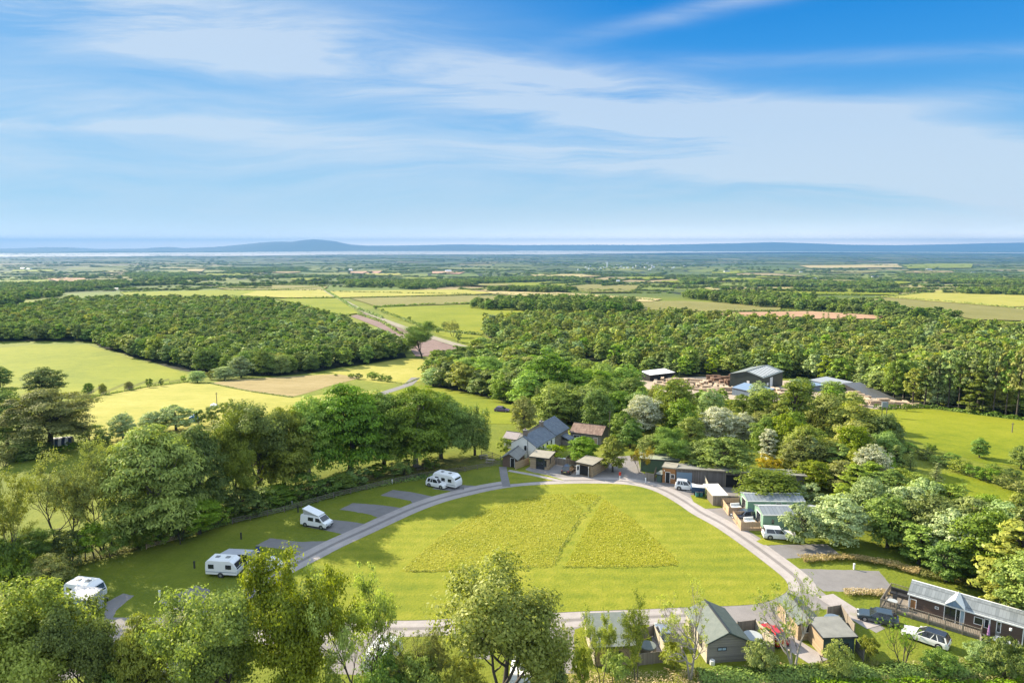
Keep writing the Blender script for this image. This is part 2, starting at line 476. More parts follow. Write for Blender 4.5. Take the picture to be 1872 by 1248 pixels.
def lod_for(kind, d):
    want = 0 if d < 105 else (1 if d < 290 else 2)
    for l in (want, 1, 0, 2):
        if (kind, l) in PROTO: return l
TREES = []
def place_tree(kind, col, p, h, w, label, group=None, cat='tree', name=None, rng=rnd, bark=None, lod=None, lean=None):
    d = depth(p)
    nm0 = 'shrub' if kind == 'shrub' else None
    if kind == 'shrub' and w > 6.5: kind = 'broad'
    pr = PROTO[(kind, lod_for(kind, d) if lod is None else lod)]
    q = pr[rng.randrange(len(pr))]
    if col not in q['mats']:
        lm = q['l'].copy(); lm.materials[0] = LM[col]; q['mats'][col] = lm
    nm = name or nm0 or {'conifer': 'conifer_tree', 'pine': 'pine_tree', 'shrub': 'shrub', 'ash': 'broadleaf_tree', 'sparse': 'sparse_tree', 'bare': 'bare_tree',
          'weeping': 'weeping_tree', 'tall': 'upright_tree', 'cone': 'conical_tree', 'tree_drooping': 'broadleaf_tree'}.get(kind, 'broadleaf_tree')
    t = thing(nm, p, rng.uniform(0, 6.28), label, cat, group)
    sx = w/2/q['r']; sz = h/q['h']
    t.scale = (sx, sx*rng.uniform(.92, 1.08), sz)
    tm = q['t']
    if bark:
        kb = 'b'+bark.name
        if kb not in q['mats']:
            b2 = tm.copy(); b2.materials[0] = bark; q['mats'][kb] = b2
        tm = q['mats'][kb]
    o = link('trunk' if not nm0 else 'stems', tm, t)
    c = link('crown' if not nm0 else 'foliage', q['mats'][col], t)
    TREES.append(t)
    return t
def tree_px(kind, col, bx, by, ty, wpx, label, group=None, **k):
    p = G(bx, by); h = max(.5, top_z(p, ty) - p.z)
    if kind == 'shrub' and 'cat' not in k: k['cat'] = 'shrub'
    return place_tree(kind, col, p, h*1.0, px_m(p, wpx), label, group, **k)

def inpoly(x, y, poly):
    c = False; j = len(poly)-1
    for i in range(len(poly)):
        (xi, yi), (xj, yj) = poly[i], poly[j]
        if (yi > y) != (yj > y) and x < (xj-xi)*(y-yi)/(yj-yi+1e-12)+xi: c = not c
        j = i
    return c
# ------------------------------------------------------------------ ground sheets
YL = [-400, -150, 0, 60, 110] + [130 + 5*i for i in range(60)]
while YL[-1] < 31000: YL.append(YL[-1]*1.022 + 2)
YL[-1] = 31000.0
def terrain():
    NXC = 150
    V = []
    for y in YL:
        hw = max(260, abs(y)*1.02 + 160)
        for i in range(NXC+1):
            x = -hw + 2*hw*i/NXC
            V.append((x, y, H(x, y)))
    V = np.array(V)
    F = [(j*(NXC+1)+i, j*(NXC+1)+i+1, (j+1)*(NXC+1)+i+1, (j+1)*(NXC+1)+i) for j in range(len(YL)-1) for i in range(NXC)]
    return V, np.array(F)

def smooth_poly(P, n=4, closed=True):
    out = []; m = len(P)
    for i in range(m if closed else m-1):
        g = lambda k: Vector(P[(i+k) % m] if closed else P[max(0, min(m-1, i+k))])
        a, b, c, d = g(-1), g(0), g(1), g(2)
        for j in range(n):
            t = j/n
            out.append(.5*((2*b) + (-a+c)*t + (2*a-5*b+4*c-d)*t*t + (-a+3*b-3*c+d)*t**3))
    if not closed: out.append(Vector(P[-1]))
    return out
def world_poly(px): return [G(*p).xy for p in px]
def sheet(name, P, off, m, label=None, cat=None, group=None, kind='structure', xcut=None, wob=0):
    """P: list of xy points; draped on the terrain"""
    if wob:
        Q = []
        for i, p in enumerate(P):
            q = P[(i+1) % len(P)]; L = (Vector(q)-Vector(p)).length; k = max(1, min(60, int(L/(wob*4))))
            for j in range(k):
                s = Vector(p).lerp(Vector(q), j/k)
                Q.append(s + Vector((mnoise.noise((s.x/wob/3, s.y/wob/3, 1)), mnoise.noise((s.x/wob/3, s.y/wob/3, 9))))*wob)
        P = Q
    bm = bmesh.new()
    vs = [bm.verts.new((p[0], p[1], 0)) for p in P]
    f = bm.faces.new(vs)
    bmesh.ops.triangulate(bm, faces=[f])
    ys = [p[1] for p in P]; xs = [p[0] for p in P]
    for y in YL:
        if min(ys) < y < max(ys):
            bmesh.ops.bisect_plane(bm, geom=bm.verts[:]+bm.edges[:]+bm.faces[:], plane_co=(0, y, 0), plane_no=(0, 1, 0), dist=1e-4)
    if max(ys) > 380:
        st = max(20, (max(ys)*.03)); x = math.floor(min(xs)/st)*st
        while x < max(xs):
            if x > min(xs): bmesh.ops.bisect_plane(bm, geom=bm.verts[:]+bm.edges[:]+bm.faces[:], plane_co=(x, 0, 0), plane_no=(1, 0, 0), dist=1e-4)
            x += st
    for v in bm.verts:
        v.co.z = H(v.co.x, v.co.y) + off
    bmesh.ops.recalc_face_normals(bm, faces=bm.faces)
    for f in bm.faces:
        if f.normal.z < 0: f.normal_flip()
    me = bpy.data.meshes.new(name); bm.to_mesh(me); bm.free()
    me.materials.append(m)
    o = link(name, me)
    setp(o, label, cat, group, kind)
    return o

# --- ground material: pasture nearby, patchwork of fields far off
def ground_mat():
    m, t, out = newmat('pasture')
    pos = worldpos(t)
    n1 = t.noise(pos, .018, 4, .6); n2 = t.noise(pos, .25, 5, .7); n3 = t.noise(pos, 2.2, 4, .7)
    f = t.math('ADD', t.math('MULTIPLY', n1, .45), t.math('ADD', t.math('MULTIPLY', n2, .3), t.math('MULTIPLY', n3, .25)))
    near = t.ramp(f, [(.32, (0.096, 0.147, 0.015)), (.48, (0.179, 0.218, 0.020)), (.60, (0.256, 0.275, 0.033)), (.75, (0.333, 0.320, 0.064))])
    # far: irregular field cells
    warp = t.noise(pos, .0009, 2, .5)
    mp = t.mapping(pos, scale=(1/360, 1/760, 0), rot=(0, 0, .35))
    mp2 = t.new('ShaderNodeVectorMath', operation='ADD', inp={0: mp, 1: t.new('ShaderNodeCombineXYZ', inp={0: t.math('MULTIPLY', warp, 1.4), 1: warp}).outputs[0]}).outputs[0]
    vo = t.new('ShaderNodeTexVoronoi', voronoi_dimensions='2D', feature='F1', inp={'Vector': mp2, 'Scale': 1.0, 'Randomness': .85})
    ve = t.new('ShaderNodeTexVoronoi', voronoi_dimensions='2D', feature='DISTANCE_TO_EDGE', inp={'Vector': mp2, 'Scale': 1.0, 'Randomness': .85})
    r = t.new('ShaderNodeSeparateColor', inp={0: vo.outputs['Color']}).outputs[0]
    fc = t.ramp(r, [(.0, (.07, .11, .025)), (.16, (.13, .20, .03)), (.34, (.20, .25, .04)), (.50, (.09, .14, .025)), (.58, (.26, .28, .06)),
                    (.70, (.42, .36, .15)), (.80, (.15, .19, .04)), (.88, (.45, .33, .18)), (.94, (.22, .26, .05))], 'CONSTANT')
    fc = t.mix(.35, fc, t.ramp(n2, [(.3, (.06, .10, .02)), (.7, (.22, .24, .05))]))
    yf = t.new('ShaderNodeSeparateXYZ', inp={0: pos}).outputs[1]
    wf = t.math('MULTIPLY', t.math('SUBTRACT', yf, 3500), 1/5500, clamp=True)
    wooded = t.math('MULTIPLY', wf, t.ramp(t.noise(t.mapping(pos, scale=(1/900, 1/2600, 1)), 1.0, 6, .7), [(.38, .25), (.6, 1.0)]))
    fc = t.mix(t.math('MULTIPLY', wooded, .9), fc, (.022, .034, .018))
    edge = t.math('LESS_THAN', ve.outputs['Distance'], .035)
    fc = t.mix(edge, fc, (.02, .035, .012))
    y = t.new('ShaderNodeSeparateXYZ', inp={0: pos}).outputs[1]
    k = t.math('SMOOTHSTEP' if False else 'MULTIPLY', t.math('SUBTRACT', y, 850), 1/250, clamp=True)
    k = t.math('MINIMUM', t.math('MAXIMUM', k, 0), 1)
    col = t.mix(1.0, t.mix(k, near, fc), (KA, KA, KA), 'MULTIPLY')
    bp = t.new('ShaderNodeBump', inp={'Height': t.math('ADD', n3, t.math('MULTIPLY', n2, 1.5)), 'Strength': .7, 'Distance': .25})
    b = t.new('ShaderNodeBsdfPrincipled', inp={'Base Color': col, 'Roughness': .9, 'Normal': bp.outputs[0], 'Specular IOR Level': .15})
    t.l.new(b.outputs[0], out.inputs[0])
    return m
def grassmat(name, ca, cb, cc, sc=.25, rows=None, bump=.2, rowdir=0.0, rowk=.25):
    m, t, out = newmat(name); ca, cb, cc = ka(ca, cb, cc)
    pos = worldpos(t)
    n1 = t.noise(pos, sc*.22, 4, .6); n2 = t.noise(pos, sc*2, 5, .7); n3 = t.noise(pos, sc*12, 3, .7)
    f = t.math('ADD', t.math('MULTIPLY', n1, .42), t.math('ADD', t.math('MULTIPLY', n2, .33), t.math('MULTIPLY', n3, .25)))
    if rows:
        mp = t.mapping(pos, rot=(0, 0, rowdir))
        s = t.new('ShaderNodeSeparateXYZ', inp={0: mp}).outputs[1]
        w = t.math('SINE', t.math('ADD', t.math('MULTIPLY', s, 2*PI/rows), t.math('MULTIPLY', t.noise(pos, .05, 3), 9)))
        f = t.math('ADD', f, t.math('MULTIPLY', w, .09*rowk))
    col = t.ramp(f, [(.38, ca), (.5, cb), (.62, cc)])
    bp = t.new('ShaderNodeBump', inp={'Height': n3, 'Strength': .6, 'Distance': bump})
    b = t.new('ShaderNodeBsdfPrincipled', inp={'Base Color': col, 'Roughness': .9, 'Normal': bp.outputs[0], 'Specular IOR Level': .12})
    t.l.new(b.outputs[0], out.inputs[0])
    return m
GM = dict(
    lawn = grassmat('mown_lawn', (.165,.215,.018), (.25, .275, .024), (.35, .34, .042), .25, rows=2.6, rowk=.28),
    bright = grassmat('bright_pasture', (.15, .20, .010), (.225, .26, .014), (.29, .305, .022), .12),
    yellow = grassmat('dry_yellow_grass', (0.282, 0.294, 0.045), (0.384, 0.365, 0.070), (0.474, 0.422, 0.115), .12),
    tan = grassmat('tan_stubble', (.28, .22, .09), (.35, .275, .12), (.40, .32, .16), .15, rows=9, rowdir=.4),
    wheat = grassmat('pale_wheat', (.40, .33, .14), (.47, .385, .18), (.52, .43, .22), .08, rows=14, rowdir=.8),
    olive = grassmat('olive_crop', (.19, .185, .05), (.24, .225, .07), (.28, .26, .09), .08, rows=14, rowdir=.8),
    salmon = grassmat('salmon_bare_field', (.42, .25, .15), (.48, .30, .19), (.52, .34, .22), .08),
    plough = grassmat('ploughed_soil', (.20, .14, .12), (.27, .19, .17), (.33, .25, .22), .12, rows=5, rowdir=-1.0),
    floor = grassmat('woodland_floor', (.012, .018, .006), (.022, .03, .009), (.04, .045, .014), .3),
    track = grassmat('farm_track', (.30, .26, .20), (.38, .34, .27), (.20, .22, .08), .4),
    verge = grassmat('rough_verge', (.07, .10, .015), (.16, .17, .03), (.30, .25, .09), .5),
    dirt = grassmat('sawmill_yard_dirt', (.40, .32, .24), (.50, .42, .33), (.30, .25, .19), .4),
)
def gravelmat(name, ca, cb, cc, moss=.12):
    m, t, out = newmat(name); ca, cb, cc = ka(ca, cb, cc)
    pos = worldpos(t)
    n1 = t.noise(pos, .12, 4, .6); n2 = t.noise(pos, .9, 5, .7); n3 = t.noise(pos, 9, 3, .8)
    f = t.math('ADD', t.math('MULTIPLY', n1, .4), t.math('ADD', t.math('MULTIPLY', n2, .3), t.math('MULTIPLY', n3, .3)))
    col = t.ramp(f, [(.36, ca), (.5, cb), (.64, cc)])
    col = t.mix(t.math('MULTIPLY', t.math('GREATER_THAN', t.noise(pos, .5, 5, .7), .64), moss*3), col, (.16, .17, .06))
    bp = t.new('ShaderNodeBump', inp={'Height': n3, 'Strength': .5, 'Distance': .03})
    b = t.new('ShaderNodeBsdfPrincipled', inp={'Base Color': col, 'Roughness': .92, 'Normal': bp.outputs[0], 'Specular IOR Level': .2})
    t.l.new(b.outputs[0], out.inputs[0]); return m
GRAVEL = gravelmat('grey_gravel', (.21, .195, .19), (.28, .26, .255), (.35, .325, .315))
GRAVEL2 = gravelmat('pale_gravel', (.33, .295, .285), (.43, .39, .375), (.53, .48, .46), .10)
PADG = gravelmat('pitch_gravel', (.19, .18, .18), (.245, .235, .235), (.30, .285, .285), .04)

V, F = terrain()
ground = link('ground', np_mesh('ground', V, F, ground_mat(), smooth=True)); setp(ground, kind='structure')

# --- fields (pixel outlines turned into real land)
def field(px, mat, off=.02, name='field', wob=0, sm=False):
    P = [(a, b) for a, b in px]
    if sm: P = smooth_poly(P, 3)
    return sheet(name, world_poly(P), off, GM[mat], wob=wob)
field([(-90,655),(0,636),(60,630),(160,630),(240,655),(300,670),(350,685),(345,697),(270,705),(185,722),(140,737),(0,745),(-90,750)], 'bright', .02)
field([(133,742),(145,733),(185,723),(270,707),(345,698),(380,700),(460,716),(535,727),(640,715),(800,712),(800,760),(500,800),(300,830),(150,800)], 'yellow', .03, wob=1)
field([(385,700),(425,694),(560,686),(620,684),(660,690),(600,706),(570,716),(535,725),(460,715)], 'tan', .06)
field([(560,688),(640,672),(730,656),(790,655),(790,690),(745,702),(690,700),(640,690)], 'yellow', .05)
field([(700,713),(760,706),(840,704),(950,735),(960,775),(880,775),(760,740),(690,722)], 'bright', .04)
field([(640,578),(668,572),(712,592),(750,606),(862,640),(850,650),(760,652),(735,618),(690,598)], 'plough', .25)
field([(690,563),(890,556),(1000,572),(1010,590),(900,600),(880,612),(790,603),(715,580)], 'bright', .3)
field([(790,606),(880,614),(900,640),(868,634),(800,612)], 'bright', .3)
field([(640,546),(860,540),(1045,546),(1085,554),(890,555),(688,561)], 'olive', .8)
field([(600,533),(850,530),(905,537),(860,539),(620,545)], 'yellow', 1.2)
field([(880,529),(960,531),(1060,538),(1210,548),(1190,553),(1090,551),(900,538)], 'wheat', 1.2)
field([(220,536),(400,531),(580,534),(540,544),(330,547),(235,544)], 'bright', 1.4)
field([(380,525),(500,522),(600,524),(590,532),(420,531)], 'olive', 1.6)
field([(470,533),(590,531),(610,545),(520,546),(440,541)], 'yellow', 1.6)
field([(500,547),(615,546),(655,574),(620,578),(560,560)], 'bright', .9)
field([(0,515),(90,512),(80,520),(0,522)], 'bright', 2.5)
field([(60,507),(160,507),(155,514),(110,516)], 'salmon', 2.5)
field([(165,505),(255,505),(250,513),(175,512)], 'olive', 2.5)
field([(1290,573),(1480,570),(1625,579),(1600,584),(1400,584),(1310,579)], 'salmon', .8)
field([(1100,552),(1250,551),(1430,560),(1425,568),(1290,570),(1110,566)], 'olive', .8)
field([(1580,549),(1700,533),(1880,544),(1960,552),(1960,590),(1780,585),(1640,562)], 'olive', .8)
field([(1600,543),(1720,531),(1960,541),(1960,558),(1840,563),(1700,552)], 'yellow', 1.3)
field([(1270,530),(1450,528),(1650,531),(1640,540),(1560,539),(1400,537)], 'bright', 1.4)
field([(1285,527),(1450,526),(1465,529),(1300,531)], 'wheat', 1.8)
field([(1010,523),(1080,519),(1170,523),(1150,536),(1080,536)], 'olive', 2)
field([(850,515),(920,514),(960,518),(1000,516),(1060,520),(1000,526),(880,521)], 'bright', 2)
field([(970,503),(1060,502),(1100,505),(1040,509),(980,507)], 'wheat', 3)
field([(1460,486),(1640,483),(1650,490),(1480,491)], 'wheat', 6)
field([(1650,485),(1780,483),(1775,491),(1660,492)], 'bright', 6)
field([(640,497),(700,496),(690,501),(640,501)], 'salmon', 4)
field([(790,497),(850,498),(840,502),(790,501)], 'salmon', 4)
field([(340,493),(375,493),(370,497),(345,497)], 'wheat', 5)
for px in [(1260,517,110,'bright'),(1350,513,90,'bright'),(1500,516,140,'olive'),(1440,508,120,'bright'),(1620,519,90,'bright'),(900,523,80,'olive'),(700,503,70,'yellow'),(770,510,60,'bright'),
           (1700,498,90,'tan'),(1560,498,100,'olive'),(1330,499,60,'bright'),(200,497,70,'olive'),(420,503,90,'bright'),(520,498,60,'tan'),(60,496,80,'bright'),(560,512,60,'bright'),(1180,510,70,'bright'),(1790,508,100,'bright'),(1840,515,70,'olive')]:
    x, y, w, k = px
    field([(x-w/2, y+1.2), (x-w*.45, y-2), (x+w*.42, y-2.6), (x+w/2, y+.6), (x+w*.1, y+2.4)], k, 4)
# right hand pastures
field([(1585,748),(1640,741),(1700,748),(1880,770),(1960,780),(1960,870),(1872,853),(1790,845),(1700,815),(1640,792),(1600,775)], 'bright', .03, wob=1)
field([(1700,862),(1760,868),(1880,905),(1960,930),(1960,980),(1872,965),(1790,930),(1730,900)], 'bright', .03, wob=1)
field([(1035,655),(1120,662),(1160,678),(1130,690),(1060,672)], 'bright', .05)
# tracks
def strip(pts, w, off, m, name, taper=None):
    W = [G(*p).xy for p in pts]; L, Rr = [], []
    for i, p in enumerate(W):
        d = (W[min(i+1, len(W)-1)] - W[max(i-1, 0)]).normalized(); n = Vector((-d.y, d.x))
        L.append(p + n*w/2); Rr.append(p - n*w/2)
    return sheet(name, L + Rr[::-1], off, m)
strip([(588,526),(612,543),(650,562),(700,585),(760,608),(820,627),(880,645),(905,655)], 7, .5, GM['track'], 'farm_track')
strip([(760,690),(745,704),(720,712),(690,722)], 4, .07, PADG, 'farm_track')
# woodland floors
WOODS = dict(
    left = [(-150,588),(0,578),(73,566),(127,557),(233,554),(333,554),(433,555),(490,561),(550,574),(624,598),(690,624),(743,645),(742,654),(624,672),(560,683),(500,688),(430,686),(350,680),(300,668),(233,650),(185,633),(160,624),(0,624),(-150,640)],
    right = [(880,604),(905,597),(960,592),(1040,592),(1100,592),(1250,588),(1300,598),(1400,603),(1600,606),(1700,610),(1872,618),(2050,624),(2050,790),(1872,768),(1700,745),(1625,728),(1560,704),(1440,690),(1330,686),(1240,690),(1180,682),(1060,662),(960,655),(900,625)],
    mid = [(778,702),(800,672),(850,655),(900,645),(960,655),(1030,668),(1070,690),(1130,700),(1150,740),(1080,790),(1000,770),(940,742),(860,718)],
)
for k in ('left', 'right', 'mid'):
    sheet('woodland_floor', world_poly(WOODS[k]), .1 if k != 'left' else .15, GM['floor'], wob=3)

# --- camp site: gravel, road and lawns
inner = [(425,1140),(455,1100),(530,1050),(587,1020),(627,999),(683,973),(760,937),(814,917),(860,905),(900,896),(954,888),(1036,884),(1118,884),(1163,888),(1200,899),(1236,919),(1265,939),(1303,960),(1340,985),(1377,1012),(1423,1048),(1438,1064),(1440,1078),(1426,1089),(1399,1100),(1354,1106),(1242,1110),(1175,1113),(1040,1118),(900,1126),(771,1133),(683,1134),(560,1141),(470,1150)]
outerL = [(390,1105),(470,1065),(544,1025),(595,993),(627,975),(691,945),(758,917),(826,900),(865,890),(940,886),(973,882),(1027,878)]
yard = [(1000,872),(960,858),(975,848),(1050,845),(1110,842),(1127,834),(1164,832),(1172,862),(1190,872),(1300,876),(1372,886),(1375,915),(1335,928),(1350,950),(1362,966),(1393,985),(1389,992)]
outerR = [(1427,1020),(1444,1037),(1485,1066),(1508,1085),(1530,1100),(1575,1120),(1618,1148),(1602,1156),(1560,1132),(1518,1112),(1488,1115),(1470,1130)]
bottom = [(1445,1160),(1405,1180),(1375,1180),(1375,1140),(1250,1132),(1252,1185),(1196,1192),(1185,1130),(1070,1135),(1048,1160),(1055,1230),(1005,1230),(980,1150),(900,1152),(895,1205),(850,1200),(830,1160),(700,1160),(690,1235),(600,1230),(570,1165),(460,1180),(380,1160),(330,1190),(180,1225),(-40,1290),(-60,1240),(100,1160),(200,1128),(300,1128),(350,1124)]
sheet('gravel_yard', [G(*p).xy for p in outerL+yard+outerR+bottom], .004, GRAVEL)
sheet('lawn', [G(p[0], p[1]).xy for p in smooth_poly(inner, 4)], .028, GM['lawn'])
# pale wheel-worn ring road on top of the gravel
def ring(px, w, off, m, name):
    W = [G(p[0], p[1]).xy for p in px]; V, F = [], []
    for i, p in enumerate(W):
        d = (W[min(i+1, len(W)-1)] - W[max(i-1, 0)]).normalized(); n = Vector((-d.y, d.x))
        for q in (p + n*w[0], p + n*w[1]): V.append((q.x, q.y, H(q.x, q.y) + off))
    F = [(2*i, 2*i+2, 2*i+3, 2*i+1) for i in range(len(W)-1)]
    return setp(link(name, np_mesh(name, np.array(V), np.array(F), m)), kind='structure')
loop = smooth_poly(inner[2:23], 3, closed=False)
ring(loop, (.1, 3.6), .012, GRAVEL2, 'ring_road')
ring(smooth_poly(inner[26:], 3, closed=False), (.1, 3.4), .020, GRAVEL2, 'ring_road')
for (a, b, mt, nm) in ((.75, 1.25, 1.25, 'wheel_track'), (2.35, 2.85, 1.25, 'wheel_track'), (1.5, 2.1, .72, 'worn_crown')):
    mm = gravelmat(nm, *[tuple(min(.6, x*mt) for x in c) for c in ((.30, .27, .26), (.36, .33, .315), (.43, .39, .375))], moss=.2 if mt < 1 else .02)
    ring(loop, (a, b), .016, mm, nm); ring(smooth_poly(inner[26:], 3, closed=False), (a, b), .024, mm, nm)
PADS = [[(552,961),(575,953),(603,949),(640,953),(672,958),(695,950),(645,982),(624,975),(590,968)],
        [(621,931),(645,919),(690,922),(734,928),(762,918),(700,949),(692,946),(680,941),(650,935)],
        [(695,905),(718,895),(752,899),(790,907),(826,898),(775,922),(756,920),(750,915),(720,909)],
        [(790,893),(800,888),(842,886),(875,888),(830,902),(822,897)],
        [(467,997),(494,983),(547,990),(605,988),(575,1012),(545,1024),(531,1005),(500,1001)],
        [(289,1099),(359,1069),(384,1078),(372,1100),(350,1124),(310,1110)],
        [(195,1100),(225,1084),(245,1088),(215,1112),(205,1130),(190,1130)],
        [(1396,997),(1430,995),(1511,994),(1538,1015),(1480,1018),(1428,1021)],
        [(1444,1039),(1500,1040),(1607,1043),(1636,1080),(1575,1080),(1506,1080)]]
for P in PADS: sheet('gravel_pitch', world_poly(P), .008, PADG, wob=.14)
for P in ([(1262,905),(1290,903),(1306,922),(1332,927),(1290,930),(1268,917)], [(927,862),(935,856),(1000,868),(1030,877),(973,881),(928,885)],
          [(1050,1150),(1075,1143),(1080,1158),(1052,1168)], [(1383,989),(1398,981),(1455,984),(1465,994),(1396,996)], [(1374,930),(1390,927),(1394,938),(1374,941)][:0]):
    if P: sheet('lawn', world_poly(P), .028, GM['lawn'], wob=.16)
strip([(919,853),(922,872),(926,889)], 1.5, .036, PADG, 'footpath')
strip([(930,860),(975,868),(1030,880)], 1.0, .040, GRAVEL2, 'footpath')
strip([(1412,1150),(1440,1172),(1500,1210)], 2.6, .032, GRAVEL2, 'footpath')
strip([(1508,1088),(1545,1112),(1600,1145)], 2.6, .036, GRAVEL2, 'footpath')
sheet('timber_yard', world_poly([(1165,690),(1190,684),(1340,690),(1440,696),(1560,708),(1640,728),(1700,745),(1600,748),(1540,740),(1400,735),(1280,728),(1185,712)]), .06, GM['dirt'])
# bank in front of the camera
sheet('rough_bank', [Vector(p) for p in [(-140,62),(-60,60),(-20,59),(10,59.5),(34,61),(62,61.5),(90,66),(120,60),(120,-10),(-140,-10)]], .012, GM['verge'], wob=.6)
sheet('rough_strip', world_poly([(0,1060),(100,1040),(250,1005),(400,965),(560,915),(720,885),(850,862),(915,845),(900,832),(760,845),(500,895),(250,985),(-60,1060)]), .014, GM['verge'], wob=.6)

# --- water, far shore and hills
WATER = surf('estuary_water', (.52, .49, .45), (.60, .55, .50), scale=.0004, rough=.7, spec=.2, space='w')
def ypl(py): return G(936, py).y
W = [(px, G(px, py).y) for px, py in [(-300,470.5),(0,470.2),(200,469.5),(300,468.2),(420,468.6),(620,466.2),(850,465.5),(1000,465.6),(1250,462.6),(1450,461.2),(1700,462.2),(1900,463.4),(2200,464)]]
far = [(px, G(px, py).y) for px, py in [(2200,462.2),(1900,462),(1700,461.3),(1450,460.2),(1250,459.6),(1000,458.6),(800,458.4),(620,459.7),(420,461.6),(200,462.6),(0,463.4),(-300,464)]]
poly = [((px-CX)/FPX*y*1.0, y) for px, y in W+far]
sheet('estuary', poly, 6.0, WATER)
FARL = surf('far_land', (.035, .045, .03), (.07, .08, .045), scale=.0012, rough=.9, space='w')
def ridge(name, D, prof, thick, seed):
    """prof: [(px, py of crest)] at distance D: a hill range with real depth"""
    rng = np.random.default_rng(seed)
    pxs = np.linspace(prof[0][0], prof[-1][0], 90)
    cr = np.interp(pxs, [p[0] for p in prof], [p[1] for p in prof])
    V = []; NY = 12
    for j in range(NY+1):
        v = j/NY
        for i, (a, b) in enumerate(zip(pxs, cr)):
            y = D + (v-.5)*thick; x = (a-CX)/FPX*D
            hz = max(0., (447.2 - b)/FPX*D + CAMH + 192)
            k = math.sin(PI*min(1, max(0, v)))**1.3
            k *= 1 + .22*mnoise.noise((x/1500, y/1300, seed))*(1 if abs(v-.5) > .12 else 0)
            V.append((x, y, -192 + hz*k))
    n = len(pxs)
    F = [(j*n+i, j*n+i+1, (j+1)*n+i+1, (j+1)*n+i) for j in range(NY) for i in range(n-1)]
    setp(link(name, np_mesh(name, np.array(V), np.array(F), FARL, smooth=True)), kind='structure')
ridge('hills', 24200, [(-300,456),(0,455.5),(60,454),(90,452.6),(135,453),(180,456),(270,455),(310,452),(340,454.5),(400,452),(440,448.5),(480,444.5),(515,442),(535,443.2),(560,439.6),(580,438.4),(600,440),(625,443.5),(640,447.5),(680,450.5),(760,451.5),(820,450),(880,452.5),(940,455)], 3200, 3)
ridge('hills', 28500, [(560,452),(640,450),(740,449.5),(840,447.5),(950,448.8),(1060,448.2),(1180,448.5),(1260,447),(1340,445.5),(1410,443.6),(1470,445.3),(1540,448),(1640,449),(1740,447),(1790,445.6),(1872,444.2),(2000,444.5),(2200,446)], 4000, 5)
ridge('hills', 26500, [(1150,456.5),(1250,455),(1330,453),(1420,453.8),(1540,454),(1600,452.6),(1700,452),(1770,450.5),(1872,449.5),(2000,450),(2200,452)], 3600, 8)

# ------------------------------------------------------------------ haze
HZ = newmat('haze_air'); m, t, out = HZ
pv = t.new('ShaderNodeVolumePrincipled', inp={'Color': (.115, .285, .54, 1), 'Density': 5.6e-5, 'Anisotropy': .1})
t.l.new(pv.outputs[0], out.inputs['Volume'])
o = MB().box(-33000, 33000, -600, 31300, -194, 262).build('haze', m); setp(o, kind='stuff')

# ------------------------------------------------------------------ sky, sun, camera
SUN_EL, SUN_AZ = R(29), R(-53)          # azimuth clockwise from +Y
S.world = bpy.data.worlds.new('World'); S.world.use_nodes = True
t = NT(S.world.node_tree); t.n.clear()
wo = t.new('ShaderNodeOutputWorld')
sky = t.new('ShaderNodeTexSky', sky_type='NISHITA', sun_disc=False, sun_elevation=SUN_EL, sun_rotation=SUN_AZ, altitude=200, air_density=1.0, dust_density=.25, ozone_density=3.0)
gen = t.new('ShaderNodeTexCoord').outputs['Generated']
xyz = t.new('ShaderNodeSeparateXYZ', inp={0: gen})
az = t.math('ARCTAN2', xyz.outputs[0], xyz.outputs[1]); el = t.math('ARCSINE', xyz.outputs[2])
yy = t.math('MAXIMUM', xyz.outputs[1], .08)
gx = t.math('DIVIDE', xyz.outputs[0], yy); gz = t.math('DIVIDE', xyz.outputs[2], yy)      # cloud sheet laid out over the northern sky
def ae(px, py):
    d = ray(px, py); return d[0]/d[1], d[2]/d[1]
def band(p0, p1, th, k, fade=None):
    a0, e0 = ae(*p0); a1, e1 = ae(*p1); sl = (e1-e0)/(a1-a0)
    line = t.math('ADD', e0 - sl*a0, t.math('MULTIPLY', gx, sl))
    g = t.math('DIVIDE', t.math('SUBTRACT', gz, line), th/FPX)
    g = t.math('MULTIPLY', t.math('MULTIPLY', g, g), -1.0)
    o = t.math('MULTIPLY', t.math('EXPONENT', g), k)
    if fade:                              # (px where it starts, px where it is full)
        x0, x1 = ae(fade[0], 200)[0], ae(fade[1], 200)[0]
        o = t.math('MULTIPLY', o, t.math('DIVIDE', t.math('SUBTRACT', gx, x0), x1-x0, clamp=True))
    return o
v2 = t.new('ShaderNodeCombineXYZ', inp={0: gx, 1: gz}).outputs[0]
wsl = t.noise(t.mapping(v2, scale=(2.0, 6.0, 1)), 1.0, 3, .5)
v2w = t.new('ShaderNodeVectorMath', operation='ADD', inp={0: v2, 1: t.new('ShaderNodeCombineXYZ', inp={1: t.math('MULTIPLY', wsl, .10)}).outputs[0]}).outputs[0]
st1 = t.noise(t.mapping(v2w, rot=(0, 0, -.19), scale=(1.6, 15, 1)), 1.0, 9, .60, .5)
st2 = t.noise(t.mapping(v2w, rot=(0, 0, -.12), scale=(4, 55, 1)), 1.0, 8, .65, .4)
bands = [band((0,-20),(1300,235),64,1.0,(-300,250)), band((100,60),(1872,330),60,.55), band((900,170),(1872,290),48,.8,(700,1200)), band((1100,60),(1400,-8),16,.6,(950,1200)),
         band((0,228),(640,238),16,.6,(760,400)), band((0,290),(1872,330),62,.62), band((0,190),(900,290),34,.45,(1300,700)), band((1000,300),(1872,318),26,.55,(850,1150)), band((0,140),(520,215),30,.35,(900,450)),
         band((1100,120),(1872,95),14,.28,(1000,1300)), band((1300,235),(1872,170),26,.5,(1250,1600)), band((0,-10),(700,60),50,.45,(1100,500)), band((0,400),(1872,400),50,.35)]
bs = bands[0]
for b in bands[1:]: bs = t.math('ADD', bs, b)
